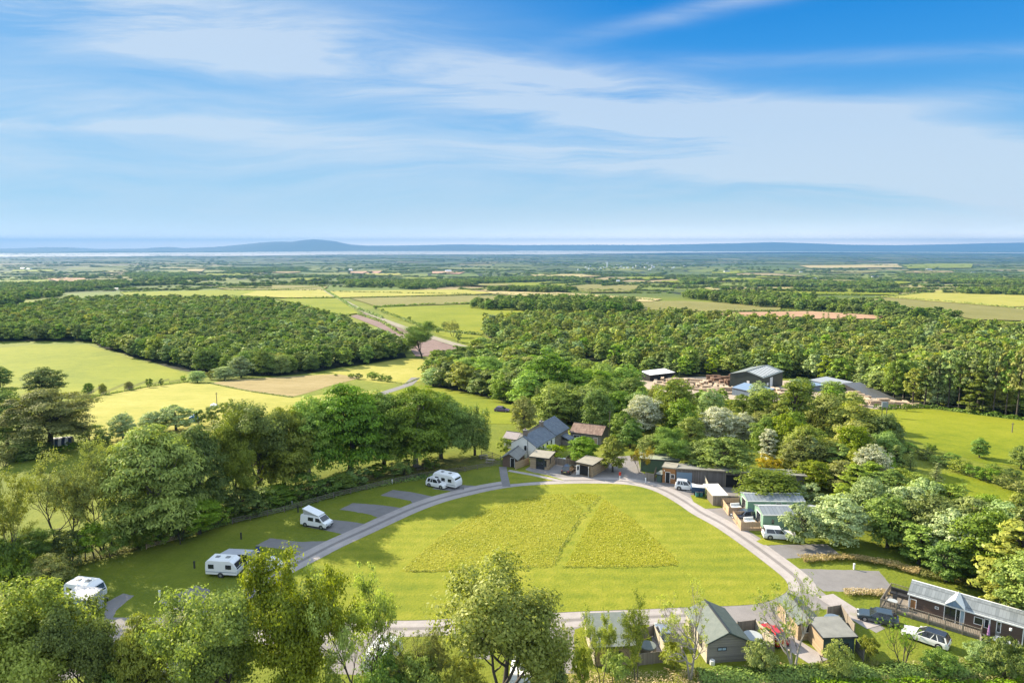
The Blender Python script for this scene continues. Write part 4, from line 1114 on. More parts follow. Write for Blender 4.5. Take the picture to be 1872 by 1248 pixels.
# ------------------------------------------------------------------ hedges
def hedge_path(P, w, h, m, name='hedge', label=None, group=None, ls=.3, dens=14, seed=0, kind=None, cat='hedge', gaps=.0, tz=None):
    """P: world xy points; a bumpy bank of leaf faces along the path"""
    rng = np.random.default_rng(seed)
    pts, nrm = [], []
    for i in range(len(P)-1):
        a, b = np.array(P[i][:2]), np.array(P[i+1][:2]); L = np.linalg.norm(b-a); d = (b-a)/(L+1e-9); nn = np.array([-d[1], d[0]])
        k = max(4, int(L*dens)); t = rng.random(k)
        bump = np.array([.72+.5*mnoise.noise(((a+(b-a)*u)[0]/2.2, (a+(b-a)*u)[1]/2.2, seed)) for u in t])
        if gaps: bump *= np.array([1. if mnoise.noise(((a+(b-a)*u)[0]/9, (a+(b-a)*u)[1]/9, seed+5)) > -gaps else .25 for u in t])
        th = rng.uniform(-.15, PI+.15, k)
        rr = rng.random(k)**.3
        off = np.cos(th)*w/2*rr*(.8+.3*bump); zz = np.abs(np.sin(th))**.7*h*bump*rr
        xy = a + np.outer(t, b-a) + np.outer(off, nn)
        gz = np.array([H(x, y) for x, y in xy])
        pts.append(np.column_stack([xy, gz+zz]))
        nrm.append(np.column_stack([np.outer(np.cos(th), nn), np.sin(th)+.3]) + rng.normal(size=(k, 3))*.35)
    Pp = np.concatenate(pts); Nn = np.concatenate(nrm)
    V, F = leaves(Pp, Nn, ls, rng)
    o = link(name, np_mesh(name, V, F, m)); setp(o, label, cat if not kind else None, group, kind); return o
HD = [((640,546),(860,541),(1000,543),(1085,553)),((600,534),(760,537),(860,539)),((682,562),(790,557),(893,555)),((893,555),(1000,572)),((480,532),(590,526)),((620,545),(500,547),(420,542)),((590,532),(420,532)),
      ((588,526),(640,560),(700,583)),((220,536),(330,528),(480,526)),((235,544),(330,548),(500,547)),((700,571),(780,601),(880,613)),((1290,571),(1480,569),(1625,578)),((1580,549),(1700,534)),((1600,543),(1840,563),(1960,575)),
      ((1270,530),(1450,528),(1650,531)),((1280,541),(1400,537),(1580,541)),((900,538),(1060,540),(1200,551)),((870,529),(960,528),(1060,536)),((1010,523),(1080,537)),((1150,536),(1180,522)),((1230,520),(1500,516),(1640,523)),
      ((640,578),(600,575),(560,560)),((850,516),(1000,515),(1080,519)),((380,526),(500,521),(600,523)),((0,513),(100,511),(200,515)),((1372,548),(1470,541),(1580,538)),((655,575),(700,590),(735,612))]
for i, seg in enumerate(HD):
    P = [G(*p) for p in seg]; d = sum(p.y for p in P)/len(P)
    hedge_path([(p.x, p.y) for p in P], max(3, d*.0028), 2.2 + d*.0012, LM['far'], label='dark hedge line between far fields', group='hedges between the far fields', ls=.5+d*.0006, dens=min(9, 6000/d), seed=i, gaps=.25)
# hedges and rough growth near the site
def hp(px): return [(G(*p).x, G(*p).y) for p in px]
hedge_path(hp([(30,845),(90,828),(150,815),(200,806)]), 2.2, 1.8, LM['dark'], label='low hedge running behind the wide oak', ls=.28, dens=60, seed=40)
hedge_path(hp([(250,1002),(330,978),(420,952),(520,930),(620,902),(720,880),(800,868)]), 2.4, 1.0, LM['dark'], label='rough hedge along the top of the touring pitches', ls=.2, dens=80, seed=41)
hedge_path([(30,61.5),(50,61),(70,63.5),(96,70)], 5.0, 1.6, LM['mid'], label='dark hedge along the bottom right of the picture', ls=.16, dens=330, seed=42)
hedge_path([(-30,60),(0,60.5),(28,60.5)], 4.0, 1.2, LM['olive'], label='brambly hedge along the bottom centre', ls=.15, dens=230, seed=43)
hedge_path(hp([(1600,748),(1700,745),(1790,757),(1890,770)]), 2.5, 1.6, LM['dark'], label='dark hedge at the foot of the pine wood', ls=.3, dens=40, seed=44)
hedge_path(hp([(133,742),(145,733),(185,723),(270,707),(345,698)]), 1.0, .7, LM['dark'], label='thin hedge along the fence of the pale field', ls=.25, dens=20, seed=45)
hedge_path(hp([(380,700),(460,716),(535,727)]), .9, .6, LM['dark'], label='thin hedge line at the near side of the tan field', ls=.25, dens=14, seed=46)
hedge_path(hp([(690,696),(740,702),(765,692)]), 1.2, .7, LM['mid'], label='low growth by the track in the yellow grass', ls=.25, dens=14, seed=47)

# grass geometry: long meadow patches on the green and tall dry grass strips
def tuftmat(name, a, b): return leafmat(name, a, b, trans=.3, var=.1, gloss=.03)
MEADOW = tuftmat('meadow_grass', (.25, .28, .016), (.34, .35, .028)); DRY = tuftmat('dry_tall_grass', (.26, .20, .08), (.48, .37, .20)); EDGEG = tuftmat('edge_shade_grass', (.09,.12,.012), (.19,.21,.025)); ROUGH = tuftmat('rough_grass', (.09, .115, .016), (.26, .24, .07))
def grass_patch(name, W, m, hh, dens, label, seed, size=.12, base=True):
    rng = np.random.default_rng(seed); xs = [p[0] for p in W]; ys = [p[1] for p in W]
    n = int((max(xs)-min(xs))*(max(ys)-min(ys))*dens)
    X = rng.uniform(min(xs), max(xs), n); Y = rng.uniform(min(ys), max(ys), n)
    pts = [(x, y) for x, y in zip(X, Y) if inpoly(x+.5*mnoise.noise((x*.9, y*.9, 2)), y+.5*mnoise.noise((x*.9, y*.9, 8)), W)]
    P = np.array([(x, y, H(x, y)+hh*(.5+.5*r)*(.8+.45*mnoise.noise((x/3.5, y/3.5, seed)))) for (x, y), r in zip(pts, rng.random(len(pts)))])
    N = rng.normal(size=P.shape)*np.array([.4, .4, .25]) + np.array([-.15, .1, .9])
    V, F = leaves(P, N, size, rng, aspect=.4)
    o = link(name, np_mesh(name, V, F, m)); return setp(o, label, None, None, 'stuff')
pl = [(p.x, p.y) for p in world_poly([(729,1045),(760,1018),(797,985),(850,950),(905,925),(950,914),(985,905),(1025,902),(1038,912),(1065,928),(1060,945),(1035,985),(1012,1034),(900,1040),(800,1045)])]
pr = [(p.x, p.y) for p in world_poly([(1105,912),(1125,925),(1160,950),(1205,992),(1243,1028),(1235,1033),(1120,1036),(1033,1035),(1053,998),(1076,955),(1093,930)])]
pt = [(p.x, p.y) for p in world_poly([(1040,906),(1062,900),(1098,906),(1072,926)])]
for P_, sd, nm in ((pl, 1, 'large left patch of long meadow grass on the green'), (pr, 2, 'triangular right patch of long meadow grass on the green'), (pt, 3, 'small top wedge of long meadow grass on the green')):
    sheet('meadow_sod', [Vector(p) for p in P_], .034, grassmat('meadow_sod', (.22,.25,.018), (.30,.30,.024), (.37,.35,.04), .6))
    grass_patch('long_grass', P_, MEADOW, .20, 26, nm, sd, size=.11)
def strip_poly(px, w):
    W = [G(*p).xy for p in px]; L, Q = [], []
    for i, p in enumerate(W):
        d = (W[min(i+1, len(W)-1)] - W[max(i-1, 0)]).normalized(); n = Vector((-d.y, d.x)); L.append(p+n*w/2); Q.append(p-n*w/2)
    return [tuple(q) for q in L+Q[::-1]]
grass_patch('tall_dry_grass', strip_poly([(1463,1026),(1520,1022),(1560,1023),(1620,1033),(1680,1050)], 1.8), DRY, .9, 160, 'tall dry grass strip above the big empty pitch', 4, .13)
grass_patch('tall_green_grass', strip_poly([(1680,1050),(1740,1060),(1800,1078),(1850,1092)], 2.2), ROUGH, .8, 150, 'rough green end of the tall grass strip', 5, .13)
grass_patch('tall_dry_grass', strip_poly([(1540,1086),(1580,1086),(1632,1088)], 1.5), DRY, .8, 170, 'dry grass tuft below the big empty pitch', 6, .13)
grass_patch('tall_dry_grass', strip_poly([(1396,983),(1425,984),(1453,986)], 1.2), DRY, .6, 170, 'dry grass beside the white pickup', 7, .12)
grass_patch('bank_grass', [(-60,60.2),(-20,59.2),(10,59.7),(34,61.2),(62,61.7),(90,66),(90,52),(-60,50)], ROUGH, .55, 26, 'rough yellow grass on the bank at the bottom of the picture', 8, .15)
grass_patch('row_undergrowth', strip_poly([(120,1040),(250,998),(400,955),(560,912),(720,878),(850,855)], 2.4), ROUGH, .6, 45, 'rough grass below the tall tree row', 9, .16)

grass_patch('shaded_grass_edge', strip_poly([(1097,908),(1076,930),(1060,948),(1036,985),(1012,1033)], .2), EDGEG, .36, 150, 'shade-toned tall grass edge along the mown path across the green', 10, .10)  # taller fringe; its darker blades put the edge shadow into the colour
grass_patch('shaded_grass_edge', strip_poly([(740,1045),(860,1043),(1008,1035)], .25), EDGEG, .34, 130, 'shade-toned grass edge at the bottom of the left meadow patch', 11, .10)
grass_patch('shaded_grass_edge', strip_poly([(1026,1036),(1130,1037),(1240,1032)], .25), EDGEG, .34, 130, 'shade-toned grass edge at the bottom of the right meadow patch', 12, .10)
grass_patch('bank_grass', [(24,61.5),(40,63),(60,64),(80,67),(80,70.5),(62,68),(46,67),(34,66.6),(26,65.8)], ROUGH, .6, 60, 'rough grass in front of the dark cabin and the lodge', 13, .13)
grass_patch('dry_bank_grass', [(2,62),(14,62.5),(26,63),(36,65),(36,66.8),(26,66.2),(14,65.2),(6,65)], DRY, .5, 45, 'dry straw coloured grass below the two left cabins', 14, .12)
hedge_path([(19,64.2),(30,64.6),(44,65.2),(58,66.5),(76,70)], 2.8, 1.3, LM['dark'], label='dark bramble hedge just below the cabins at bottom right', ls=.14, dens=420, seed=48)
# ------------------------------------------------------------------ buildings
M = dict(
    white = surf('white_render', (1.05,1.04,1.0), (.95,.94,.90), 1.2, .8, .004),
    stone = surf('grey_stone', (.34,.30,.25), (.20,.18,.15), 2.5, .9, .03, 5),
    slate = tiles('slate_roof', (.12,.145,.18), (.19,.22,.255), .45, .22),
    brownt = tiles('brown_tile_roof', (.17,.09,.06), (.36,.24,.17), .35, .3),
    felt = surf('green_grey_felt', (.13,.16,.145), (.19,.215,.195), 1.6, .85, .004),
    felt_shade = surf('shaded_green_felt', (.07,.10,.085), (.11,.14,.12), 1.6, .85, .004),  # darker copy of the felt, paints shade on the right roof slopes
    feltp = surf('pale_flat_roof', (.38,.35,.28), (.28,.26,.21), 1.1, .85, .004),
    feltg = surf('grey_flat_roof', (.30,.30,.27), (.21,.21,.19), 1.1, .85, .004),
    greyb = boards('grey_boards', (.20,.185,.165), (.30,.275,.245), .14, 'z'),
    tanb = boards('tan_boards', (.52,.40,.25), (.38,.28,.17), .13, 'z'),
    cream = boards('cream_boards', (.62,.56,.44), (.52,.46,.35), .15, 'z', .2),
    weath = boards('weathered_boards', (.25,.22,.20), (.14,.12,.11), .22, 'x', .5),
    fenceb = boards('fence_boards', (.36,.31,.25), (.25,.21,.165), .14, 'x', .5),
    fencel = boards('new_fence_boards', (.60,.42,.26), (.46,.32,.20), .14, 'x', .5),
    orange = boards('orange_larch_boards', (.48,.23,.08), (.36,.17,.06), .12, 'z'),
    teal = boards('dark_teal_boards', (.045,.085,.085), (.03,.06,.06), .14, 'z'),
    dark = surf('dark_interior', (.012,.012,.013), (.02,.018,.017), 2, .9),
    green = boards('green_cladding', (.30,.50,.36), (.25,.43,.30), .16, 'z', .2, .5),
    green2 = boards('lower_green_cladding', (.28,.46,.35), (.23,.39,.30), .16, 'z', .2, .5),
    brownb = boards('brown_cladding', (.17,.11,.08), (.125,.08,.06), .17, 'z', .35),
    grroof = boards('grey_metal_roof', (.30,.33,.35), (.24,.27,.30), .6, 'x', .5, .45),
    grroof2 = boards('pale_metal_roof', (.44,.46,.47), (.36,.39,.41), .6, 'x', .5, .45),
    ltile = tiles('lodge_tile_roof', (.16,.185,.20), (.26,.29,.31), .33, .5, rough=.85),
    agreen = boards('dark_green_steel', (.035,.055,.048), (.03,.045,.04), .3, 'x', .3, .5),
    agrey = boards('grey_green_steel_roof', (.22,.25,.225), (.26,.29,.26), .35, 'y', .3, .5),
    bluer = boards('blue_steel_roof', (.26,.36,.50), (.21,.31,.45), .4, 'x', .3, .45),
    bluew = boards('blue_grey_steel', (.17,.23,.30), (.14,.19,.26), .3, 'x', .3, .5),
    darkr = boards('dark_steel_roof', (.075,.08,.085), (.10,.105,.11), .4, 'x', .3, .5),
    wht = surf('white_paint', (1.05,1.05,1.03), (.97,.97,.96), 2, .45),
    whp = surf('white_plastic', (1.05,1.05,1.04), (.96,.97,.97), 1, .35),
    trim = surf('dark_trim', (.035,.035,.037), (.05,.05,.052), 2, .5),
    glass = surf('window_glass', (.02,.025,.03), (.035,.04,.05), .8, .08, spec=.8),
    pglass = surf('pale_window', (.42,.55,.66), (.33,.45,.56), .8, .12, spec=.8),
    bdoor = boards('blue_shutter', (.22,.33,.45), (.19,.29,.41), .25, 'z', .25, .5),
    timber = surf('fresh_timber', (.66,.51,.36), (.52,.39,.26), 1.5, .85, .01, 8),
    timber2 = surf('brown_timber', (.30,.17,.10), (.20,.11,.065), 1.5, .85, .01, 8),
    metal = surf('galvanised', (.42,.43,.44), (.33,.34,.35), 3, .4, metal=.6),
    pole = surf('pole_wood', (.22,.19,.15), (.15,.13,.10), 3, .9),
    tubw = surf('tub_cover', (.45,.48,.49), (.38,.41,.42), 2, .6),
    concrete = surf('concrete', (.40,.39,.36), (.31,.30,.28), 1.5, .9),
    red = surf('red_paint', (.55,.03,.02), (.5,.03,.02), 1, .4),
    chim = surf('chimney_brick', (.30,.24,.20), (.20,.16,.13), 4, .9, .02, 12),
    fabric = surf('awning_fabric', (.52,.54,.58), (.45,.47,.52), 1.5, .7),
    fabricd = surf('awning_blue_grey', (.14,.18,.25), (.11,.15,.21), 1.5, .7),
)
def at_z(px, py, z):
    dx, dy, dz = ray(px, py); t = (z-CAMH)/dz; return Vector((dx*t, dy*t, z))
def frame(A, B):
    a, b = (G(*A) if not isinstance(A, Vector) else A), (G(*B) if not isinstance(B, Vector) else B)
    d = b.xy - a.xy; return a, math.atan2(d.y, d.x), d.length

def opening(parent, L, D, face, u, z, w, h, kind='window', fm=None, gm_=None, out=.05):
    """window or door on a face of a box L x D: f front, l left, r right, b back; u = centre along the face"""
    fm = fm or M['wht']; gm_ = gm_ or M['glass']
    def bx(mb, u0, u1, o0, o1, z0, z1):
        if face == 'f': mb.box(u0, u1, -o1, -o0, z0, z1)
        elif face == 'b': mb.box(u0, u1, D+o0, D+o1, z0, z1)
        elif face == 'l': mb.box(-o1, -o0, u0, u1, z0, z1)
        else: mb.box(L+o0, L+o1, u0, u1, z0, z1)
        return mb
    b = .07
    if kind == 'window':
        mb = MB(); bx(mb, u-w/2, u+w/2, .003, out, z, z+b); bx(mb, u-w/2, u+w/2, .003, out, z+h-b, z+h)
        bx(mb, u-w/2, u-w/2+b, .003, out, z+b, z+h-b); bx(mb, u+w/2-b, u+w/2, .003, out, z+b, z+h-b)
        if w > .9: bx(mb, u-b/2, u+b/2, .003, out-.01, z+b, z+h-b)
        fr = mb.build('window', fm, parent)
        bx(MB(), u-w/2+b, u+w/2-b, .004, out*.5, z+b, z+h-b).build('pane', gm_, fr)
        return fr
    d = bx(MB(), u-w/2, u+w/2, .003, out, z, z+h).build('door', gm_, parent)
    hm = MB(); bx(hm, u+w*.36, u+w*.36+.05, out, out+.05, z+h*.48, z+h*.48+.12); hm.build('handle', M['metal'], d)
    fm_ = MB(); bx(fm_, u-w/2-.07, u-w/2, .003, out+.01, z, z+h+.07); bx(fm_, u+w/2, u+w/2+.07, .003, out+.01, z, z+h+.07); bx(fm_, u-w/2, u+w/2, .003, out+.01, z+h, z+h+.07)
    fm_.build('door_frame', fm, parent)
    return d

def building(name, label, cat, A, B, D, eave, rise, kind, wallm, roofm, ops=(), ov=.22, trim=None, base=-.5, roofm2=None, group=None, plinth=None, zb=None, th=.1, vent=False):
    """kind: 'x' ridge along AB, 'y' ridge away from AB, 'mono' (rise = back minus front), footprint AB x D"""
    o, rz, L = frame(A, B)
    if zb is not None: o = Vector((o.x, o.y, zb))
    t = thing(name, o, rz, label, cat, group)
    trim = trim or M['trim']
    if kind == 'x':
        MB().prism_x([(0, base), (D, base), (D, eave), (D/2, eave+rise), (0, eave)], 0, L).build('wall', wallm, t)
        s = rise/(D/2); e = ov
        MB().prism_x([(-e, eave-s*e+.02), (D/2, eave+rise+.02), (D/2, eave+rise+th+.04), (-e, eave-s*e+th)], -ov, L+ov).build('roof', roofm, t)
        MB().prism_x([(D+e, eave-s*e+.02), (D+e, eave-s*e+th), (D/2+.003, eave+rise+th+.04), (D/2+.003, eave+rise+.02)], -ov, L+ov).build('roof', roofm2 or roofm, t)
        MB().box(-ov, L+ov, D/2-.08, D/2+.08, eave+rise+th+.03, eave+rise+th+.09).build('ridge_cap', trim, t)
        MB().box(-ov, L+ov, -e-.09, -e-.003, eave-s*e-.06, eave-s*e+th-.01).build('gutter', trim, t)
    elif kind == 'y':
        MB().prism_y([(0, base), (L, base), (L, eave), (L/2, eave+rise), (0, eave)], 0, D).build('wall', wallm, t)
        s = rise/(L/2); e = ov
        MB().prism_y([(-e, eave-s*e+.02), (L/2, eave+rise+.02), (L/2, eave+rise+th+.04), (-e, eave-s*e+th)], -ov, D+ov).build('roof', roofm, t)
        MB().prism_y([(L+e, eave-s*e+.02), (L+e, eave-s*e+th), (L/2+.003, eave+rise+th+.04), (L/2+.003, eave+rise+.02)], -ov, D+ov).build('roof', roofm2 or roofm, t)
        MB().box(L/2-.09, L/2+.09, -ov, D+ov, eave+rise+th+.03, eave+rise+th+.09).build('ridge_cap', trim, t)
        mb = MB()
        mb.prism_y([(-e, eave-s*e-.08), (L/2, eave+rise-.08), (L/2, eave+rise+.015), (-e, eave-s*e+.015)], -ov, -ov+.04)
        mb.prism_y([(L+e, eave-s*e-.08), (L+e, eave-s*e+.015), (L/2, eave+rise+.015), (L/2, eave+rise-.08)], -ov, -ov+.04)
        mb.build('bargeboard', trim, t)
    else:
        MB().prism_x([(0, base), (D, base), (D, eave+rise), (0, eave)], 0, L).build('wall', wallm, t)
        s = rise/D; e = ov
        MB().prism_x([(-e, eave-s*e+.02), (D+e, eave+rise+s*e+.02), (D+e, eave+rise+s*e+th+.02), (-e, eave-s*e+th+.02)], -ov, L+ov).build('roof', roofm, t)
        mb = MB().box(-ov-.03, L+ov+.03, -e-.04, -e-.003, eave-s*e-.06, eave-s*e+th+.05)
        mb.prism_x([(-e, eave-s*e-.06), (D+e, eave+rise+s*e-.06), (D+e, eave+rise+s*e+th+.05), (-e, eave-s*e+th+.05)], L+ov+.003, L+ov+.04)
        mb.prism_x([(-e, eave-s*e-.06), (D+e, eave+rise+s*e-.06), (D+e, eave+rise+s*e+th+.05), (-e, eave-s*e+th+.05)], -ov-.04, -ov-.003)
        mb.build('fascia', trim, t)
    if plinth: MB().box(-.06, L+.06, -.06, D+.06, base, plinth[0]).build('skirting', plinth[1], t)
    for op in ops:
        k = dict(op); opening(t, L, D, k.pop('face'), k.pop('u')*(L if k.get('face', op['face']) in 'fb' else D), **k)
    return t, L
W_ = lambda face, u, z, w, h, **k: dict(face=face, u=u, z=z, w=w, h=h, **k)
D_ = lambda face, u, w=.9, h=2.0, z=.1, **k: dict(face=face, u=u, z=z, w=w, h=h, kind='door', **k)

def fence(label, pts, h=1.6, m=None, posts=2.0, group=None, name='fence', rails=False, cat='fence', z=0.0):
    """boarded or railed fence along world points; panels and posts are parts"""
    m = m or M['fenceb']; P = [G(*p) if not isinstance(p, Vector) else p for p in pts]
    t = thing(name, P[0], 0, label, cat, group)
    for i in range(len(P)-1):
        a, b = P[i]-P[0], P[i+1]-P[0]; d = (b-a); L = Vector((d.x, d.y)).length; an = math.atan2(d.y, d.x)
        mb = MB()
        if rails:
            for zz in (h*.35, h*.65, h*.95): mb.box(0, L, -.025, .025, zz-.05, zz+.05)
            if rails == 'b':
                n = int(L/.14)
                for k in range(n): mb.box(k*.14+.03, k*.14+.07, -.02, .02, .12, h*.93)
        else:
            mb.box(0, L, -.02, .02, .04, h); mb.box(0, L, .021, .06, h*.2, h*.2+.09); mb.box(0, L, .021, .06, h*.8, h*.8+.09)
        o = mb.build('railing' if rails else 'panel', m, t, loc=(a.x, a.y, a.z+z)); o.rotation_euler = (0, 0, an)
        n = max(1, round(L/posts))
        for k in range(n + (i == len(P)-2)):
            c = a + d*(k/n)
            MB().box(-.055, .055, -.055, .055, -.3, h+.06).build('post', m, t, loc=(c.x, c.y, c.z+z))
    return t
def tub(p, r=1.0, label='', m=None, rim=None, group=None):
    t = thing('hot_tub', p, 0, label, 'hot tub', group)
    MB().cyl((0,0,-.1), (0,0,.8), r, r*1.02, 24).build('tub_side', M['fenceb'], t)
    MB().cyl((0,0,.8), (0,0,.9), r*1.04, r*.98, 24).build('cover', m or M['tubw'], t)
    return t
def gtable(p, r, label, chairs=0, group=None):
    t = thing('garden_table', p, 0, label, 'table', group)
    MB().cyl((0,0,.70), (0,0,.74), r, r, 20).build('tabletop', M['tubw'], t)
    for k in range(4):
        a = k*PI/2+.4; MB().cyl((math.cos(a)*r*.6, math.sin(a)*r*.6, 0), (math.cos(a)*r*.5, math.sin(a)*r*.5, .7), .03, .03, 6).build('leg', M['trim'], t)
def gchair(p, rz, label, m=None, group=None):
    t = thing('garden_chair', p, rz, label, 'chair', group); m = m or M['tubw']
    MB().box(-.25, .25, -.25, .25, .42, .46).build('seat', m, t)
    MB().prism_x([(.25, .46), (.29, .46), (.36, .95), (.32, .95)], -.25, .25).build('backrest', m, t)
    for sx in (-1, 1):
        for sy in (-1, 1): MB().cyl((sx*.22, sy*.22, 0), (sx*.22, sy*.2, .42), .02, .02, 5).build('leg', M['trim'], t)
def local(t, x, y, z=0):
    a = t.rotation_euler[2]; return Vector((t.location.x + x*math.cos(a) - y*math.sin(a), t.location.y + x*math.sin(a) + y*math.cos(a), t.location.z+z))

# cabins along the bottom road
cabE, L = building('gabled_cabin', 'grey boarded gabled cabin with a green felt roof, gable end towards the bank', 'cabin', (1292,1212), (1366,1207), 6.3, 2.35, 1.05, 'y', M['greyb'], M['felt'],
    [W_('f', .36, 1.35, 1.0, .42, fm=M['trim'], gm_=M['pglass']), W_('l', .3, .9, 1.2, 1.1, fm=M['trim']), W_('l', .7, .2, 1.4, 1.9, fm=M['trim'])], roofm2=M['felt_shade'], trim=M['trim'])
MB().box(-.025, -.004, .02, 6.28, -.2, 2.3).build('sunlit_side_cladding', M['cream'], cabE)  # cream overlay puts sunlight into the left wall's colour
MB().cyl((.5,-.25,.05),(.5,-.25,.5),.28,.28,14).build('gas_bottle', M['wht'], cabE)
cabD, L = building('low_cabin', 'low cabin with one sloping green felt roof, between the twiggy trees', 'cabin', (1087,1217), (1160,1214), 5.9, 2.15, .22, 'mono', M['tanb'], M['felt'],
    [W_('f', .5, 1.0, 1.4, .6, fm=M['trim']), W_('l', .3, .8, 1.2, 1.1), W_('l', .7, .8, 1.2, 1.1)], trim=M['trim'])
MB().box(-.025, -.004, .02, 5.88, -.2, 2.1).build('sunlit_side_cladding', M['cream'], cabD)  # paler boards paint the sunlit tone of this left wall
cabF, L = building('grey_cabin', 'pale roofed cabin behind the bare forked tree', 'cabin', (1458,1170), (1500,1169), 5.4, 2.0, .5, 'y', M['tanb'], M['felt'], [W_('f', .5, .9, 1.3, 1.0), W_('l', .5, .9, 1.0, .9)], roofm2=M['felt_shade'])
cabF2, L = building('flat_roofed_cabin', 'dark teal boarded cabin with a flat grey roof and tan side wall', 'cabin', (1504,1201), (1560,1199), 3.4, 2.3, .15, 'mono', M['teal'], M['feltg'], [W_('f', .68, .9, .9, .7, fm=M['trim'])])
MB().box(-.025, -.004, .02, 3.38, -.2, 2.25).build('sunlit_side_cladding', M['tanb'], cabF2)
# hot tub terraces
for lab, pts, m in (('white lit fence of the low cabin terrace beside the silver car', [(1195,1162),(1215,1199)], M['cream']), ('boarded fence below the low cabin hot tub', [(1168,1216),(1215,1210)], M['fenceb']),
                    ('short boarded fence between cabin and hot tub terrace', [(1172,1170),(1194,1162)], M['fenceb']),
                    ('dark boarded back fence of the gabled cabin terrace', [(1348,1156),(1380,1152)], M['fenceb']), ('pale slatted fence between hot tub terrace and red car', [(1380,1152),(1414,1184)], M['cream']),
                    ('boarded fence on the near side of the gabled cabin terrace', [(1370,1203),(1414,1198),(1414,1184)], M['fenceb']),
                    ('boarded fence round the terrace behind the dark cabin', [(1512,1128),(1536,1124),(1561,1160)], M['fenceb']), ('low boarded fence at the right side of the dark cabin', [(1564,1190),(1578,1208)], M['greyb'])):
    fence(lab, pts, 1.35, m, posts=1.8)
tub(G(1184,1192), .9, 'green covered hot tub on the low cabin terrace', M['felt']); tub(G(1375,1174), 1.05, 'grey covered hot tub beside the gabled cabin'); tub(G(1523,1142), 1.0, 'blue grey covered hot tub behind the dark cabin', M['bluew'])
gtable(G(1398,1190), .5, 'small table at the near end of the gabled cabin terrace')
# long brown lodge with deck
lod, L = building('brown_lodge', 'long brown clad lodge with a grey tiled roof and entrance gable', 'lodge', (1660,1117), (1868,1181), 3.9, 2.35, .75, 'x', M['brownb'], M['ltile'],
    [D_('f', .40, 1.5, 2.05, gm_=M['glass'], fm=M['wht']), D_('f', .47, .75, 2.0, gm_=M['pglass'], fm=M['wht']), W_('f', .04, .55, .7, 1.2, gm_=M['orange']), W_('f', .63, 1.0, .9, .9), W_('f', .70, .9, .5, 1.1), W_('f', .80, .8, .45, 1.3), W_('f', .26, 1.4, .4, .3), W_('l', .5, .5, 2.2, 1.6)], ov=.18, trim=M['wht'], plinth=(.12, M['greyb']))
MB().prism_y([(L*.34, 2.45), (L*.50, 2.45), (L*.42, 3.3)], -.35, 1.9).build('entrance_gable', M['bluer'], lod)
MB().prism_y([(L*.33, 2.38), (L*.335, 2.55), (L*.42, 3.42), (L*.42, 3.27)], -.42, 1.95).add([], []).build('bargeboard', M['wht'], lod)
MB().prism_y([(L*.51, 2.38), (L*.42, 3.27), (L*.42, 3.42), (L*.505, 2.55)], -.42, 1.95).build('bargeboard', M['wht'], lod)
MB().box(-.05,.05,-.06,.02,.1,2.4).box(L-.05,L+.05,-.06,.02,.1,2.4).box(L*.72,L*.73,-.06,-.003,.1,2.35).build('downpipe', M['wht'], lod)
dk = thing('timber_deck', lod.location, lod.rotation_euler[2], 'grey timber deck with railings wrapping the long brown lodge', 'deck')
MB().box(-2.7, L*.67, -1.55, -.12, .25, .38).box(-2.7, -.12, -.12, 3.6, .25, .38).build('deck_floor', M['fenceb'], dk)
mb = MB()
def rail(mb, x0, y0, x1, y1, z0=.38, z1=1.35):
    Ln = math.hypot(x1-x0, y1-y0); n = int(Ln/.16)
    w = .03 if abs(x1-x0) > abs(y1-y0) else 0
    mb.box(min(x0,x1)-.03, max(x0,x1)+.03, min(y0,y1)-.03, max(y0,y1)+.03, z1-.06, z1)
    mb.box(min(x0,x1)-.02, max(x0,x1)+.02, min(y0,y1)-.02, max(y0,y1)+.02, z0+.1, z0+.15)
    for k in range(n+1):
        x = x0+(x1-x0)*k/n; y = y0+(y1-y0)*k/n; mb.box(x-.02, x+.02, y-.02, y+.02, z0+.15, z1-.06)
for seg in ((-2.7,-1.55,L*.67,-1.55), (-2.7,-1.5,-2.7,3.6), (-2.65,3.6,-.1,3.6), (L*.67,-1.5,L*.67,-.2)):
    mb = MB(); rail(mb, *seg); mb.build('railing', M['fenceb'], dk)
for k in range(7): MB().box(-.06,.06,-.06,.06,-.3,1.4).build('post', M['fenceb'], dk, loc=(-2.7+k*(L*.67+2.7)/6, -1.62, 0))
MB().box(-2.6, L*.66, -1.5, -1.46, -.2, .24).build('deck_skirt', M['greyb'], dk)
gtable(local(lod, -1.6, -.7, .38), .55, 'glass topped table on the left end of the lodge deck')
for x, y, r in ((-2.2,-.6,1.5), (-1.0,-.6,-1.5), (-1.6, .2, 0)): gchair(local(lod, x, y, .38), r+lod.rotation_euler[2], 'dark chair round the deck table', M['trim'], 'chairs on the lodge deck')
so_ = thing('garden_sofa', local(lod, -1.5, 2.5, .38), lod.rotation_euler[2], 'dark wicker sofa at the back of the lodge deck', 'sofa')
MB().box(-1, 1, -.4, .4, .05, .42).build('seat', M['trim'], so_, bevel=.03); MB().box(-1, 1, .25, .42, .43, .85).build('backrest', M['trim'], so_, bevel=.03)
gtable(local(lod, L*.84, -1.5), .85, 'large round white table on the terrace at the lodge end')
for k in range(4):
    a = k*PI/2+.3; gchair(local(lod, L*.84+1.25*math.cos(a), -1.5+1.25*math.sin(a)), lod.rotation_euler[2]+a-PI/2, 'chair round the large terrace table', M['metal'], 'chairs on the lodge terrace')
fence('low boarded fence of the lodge end terrace', [local(lod, L*.67,-1.6), local(lod, L*.69,-2.9)], .9, M['greyb'])
pr_ = thing('closed_parasol', local(lod, L*.73, -1.1), 0, 'folded purple parasol on the lodge terrace', 'parasol')
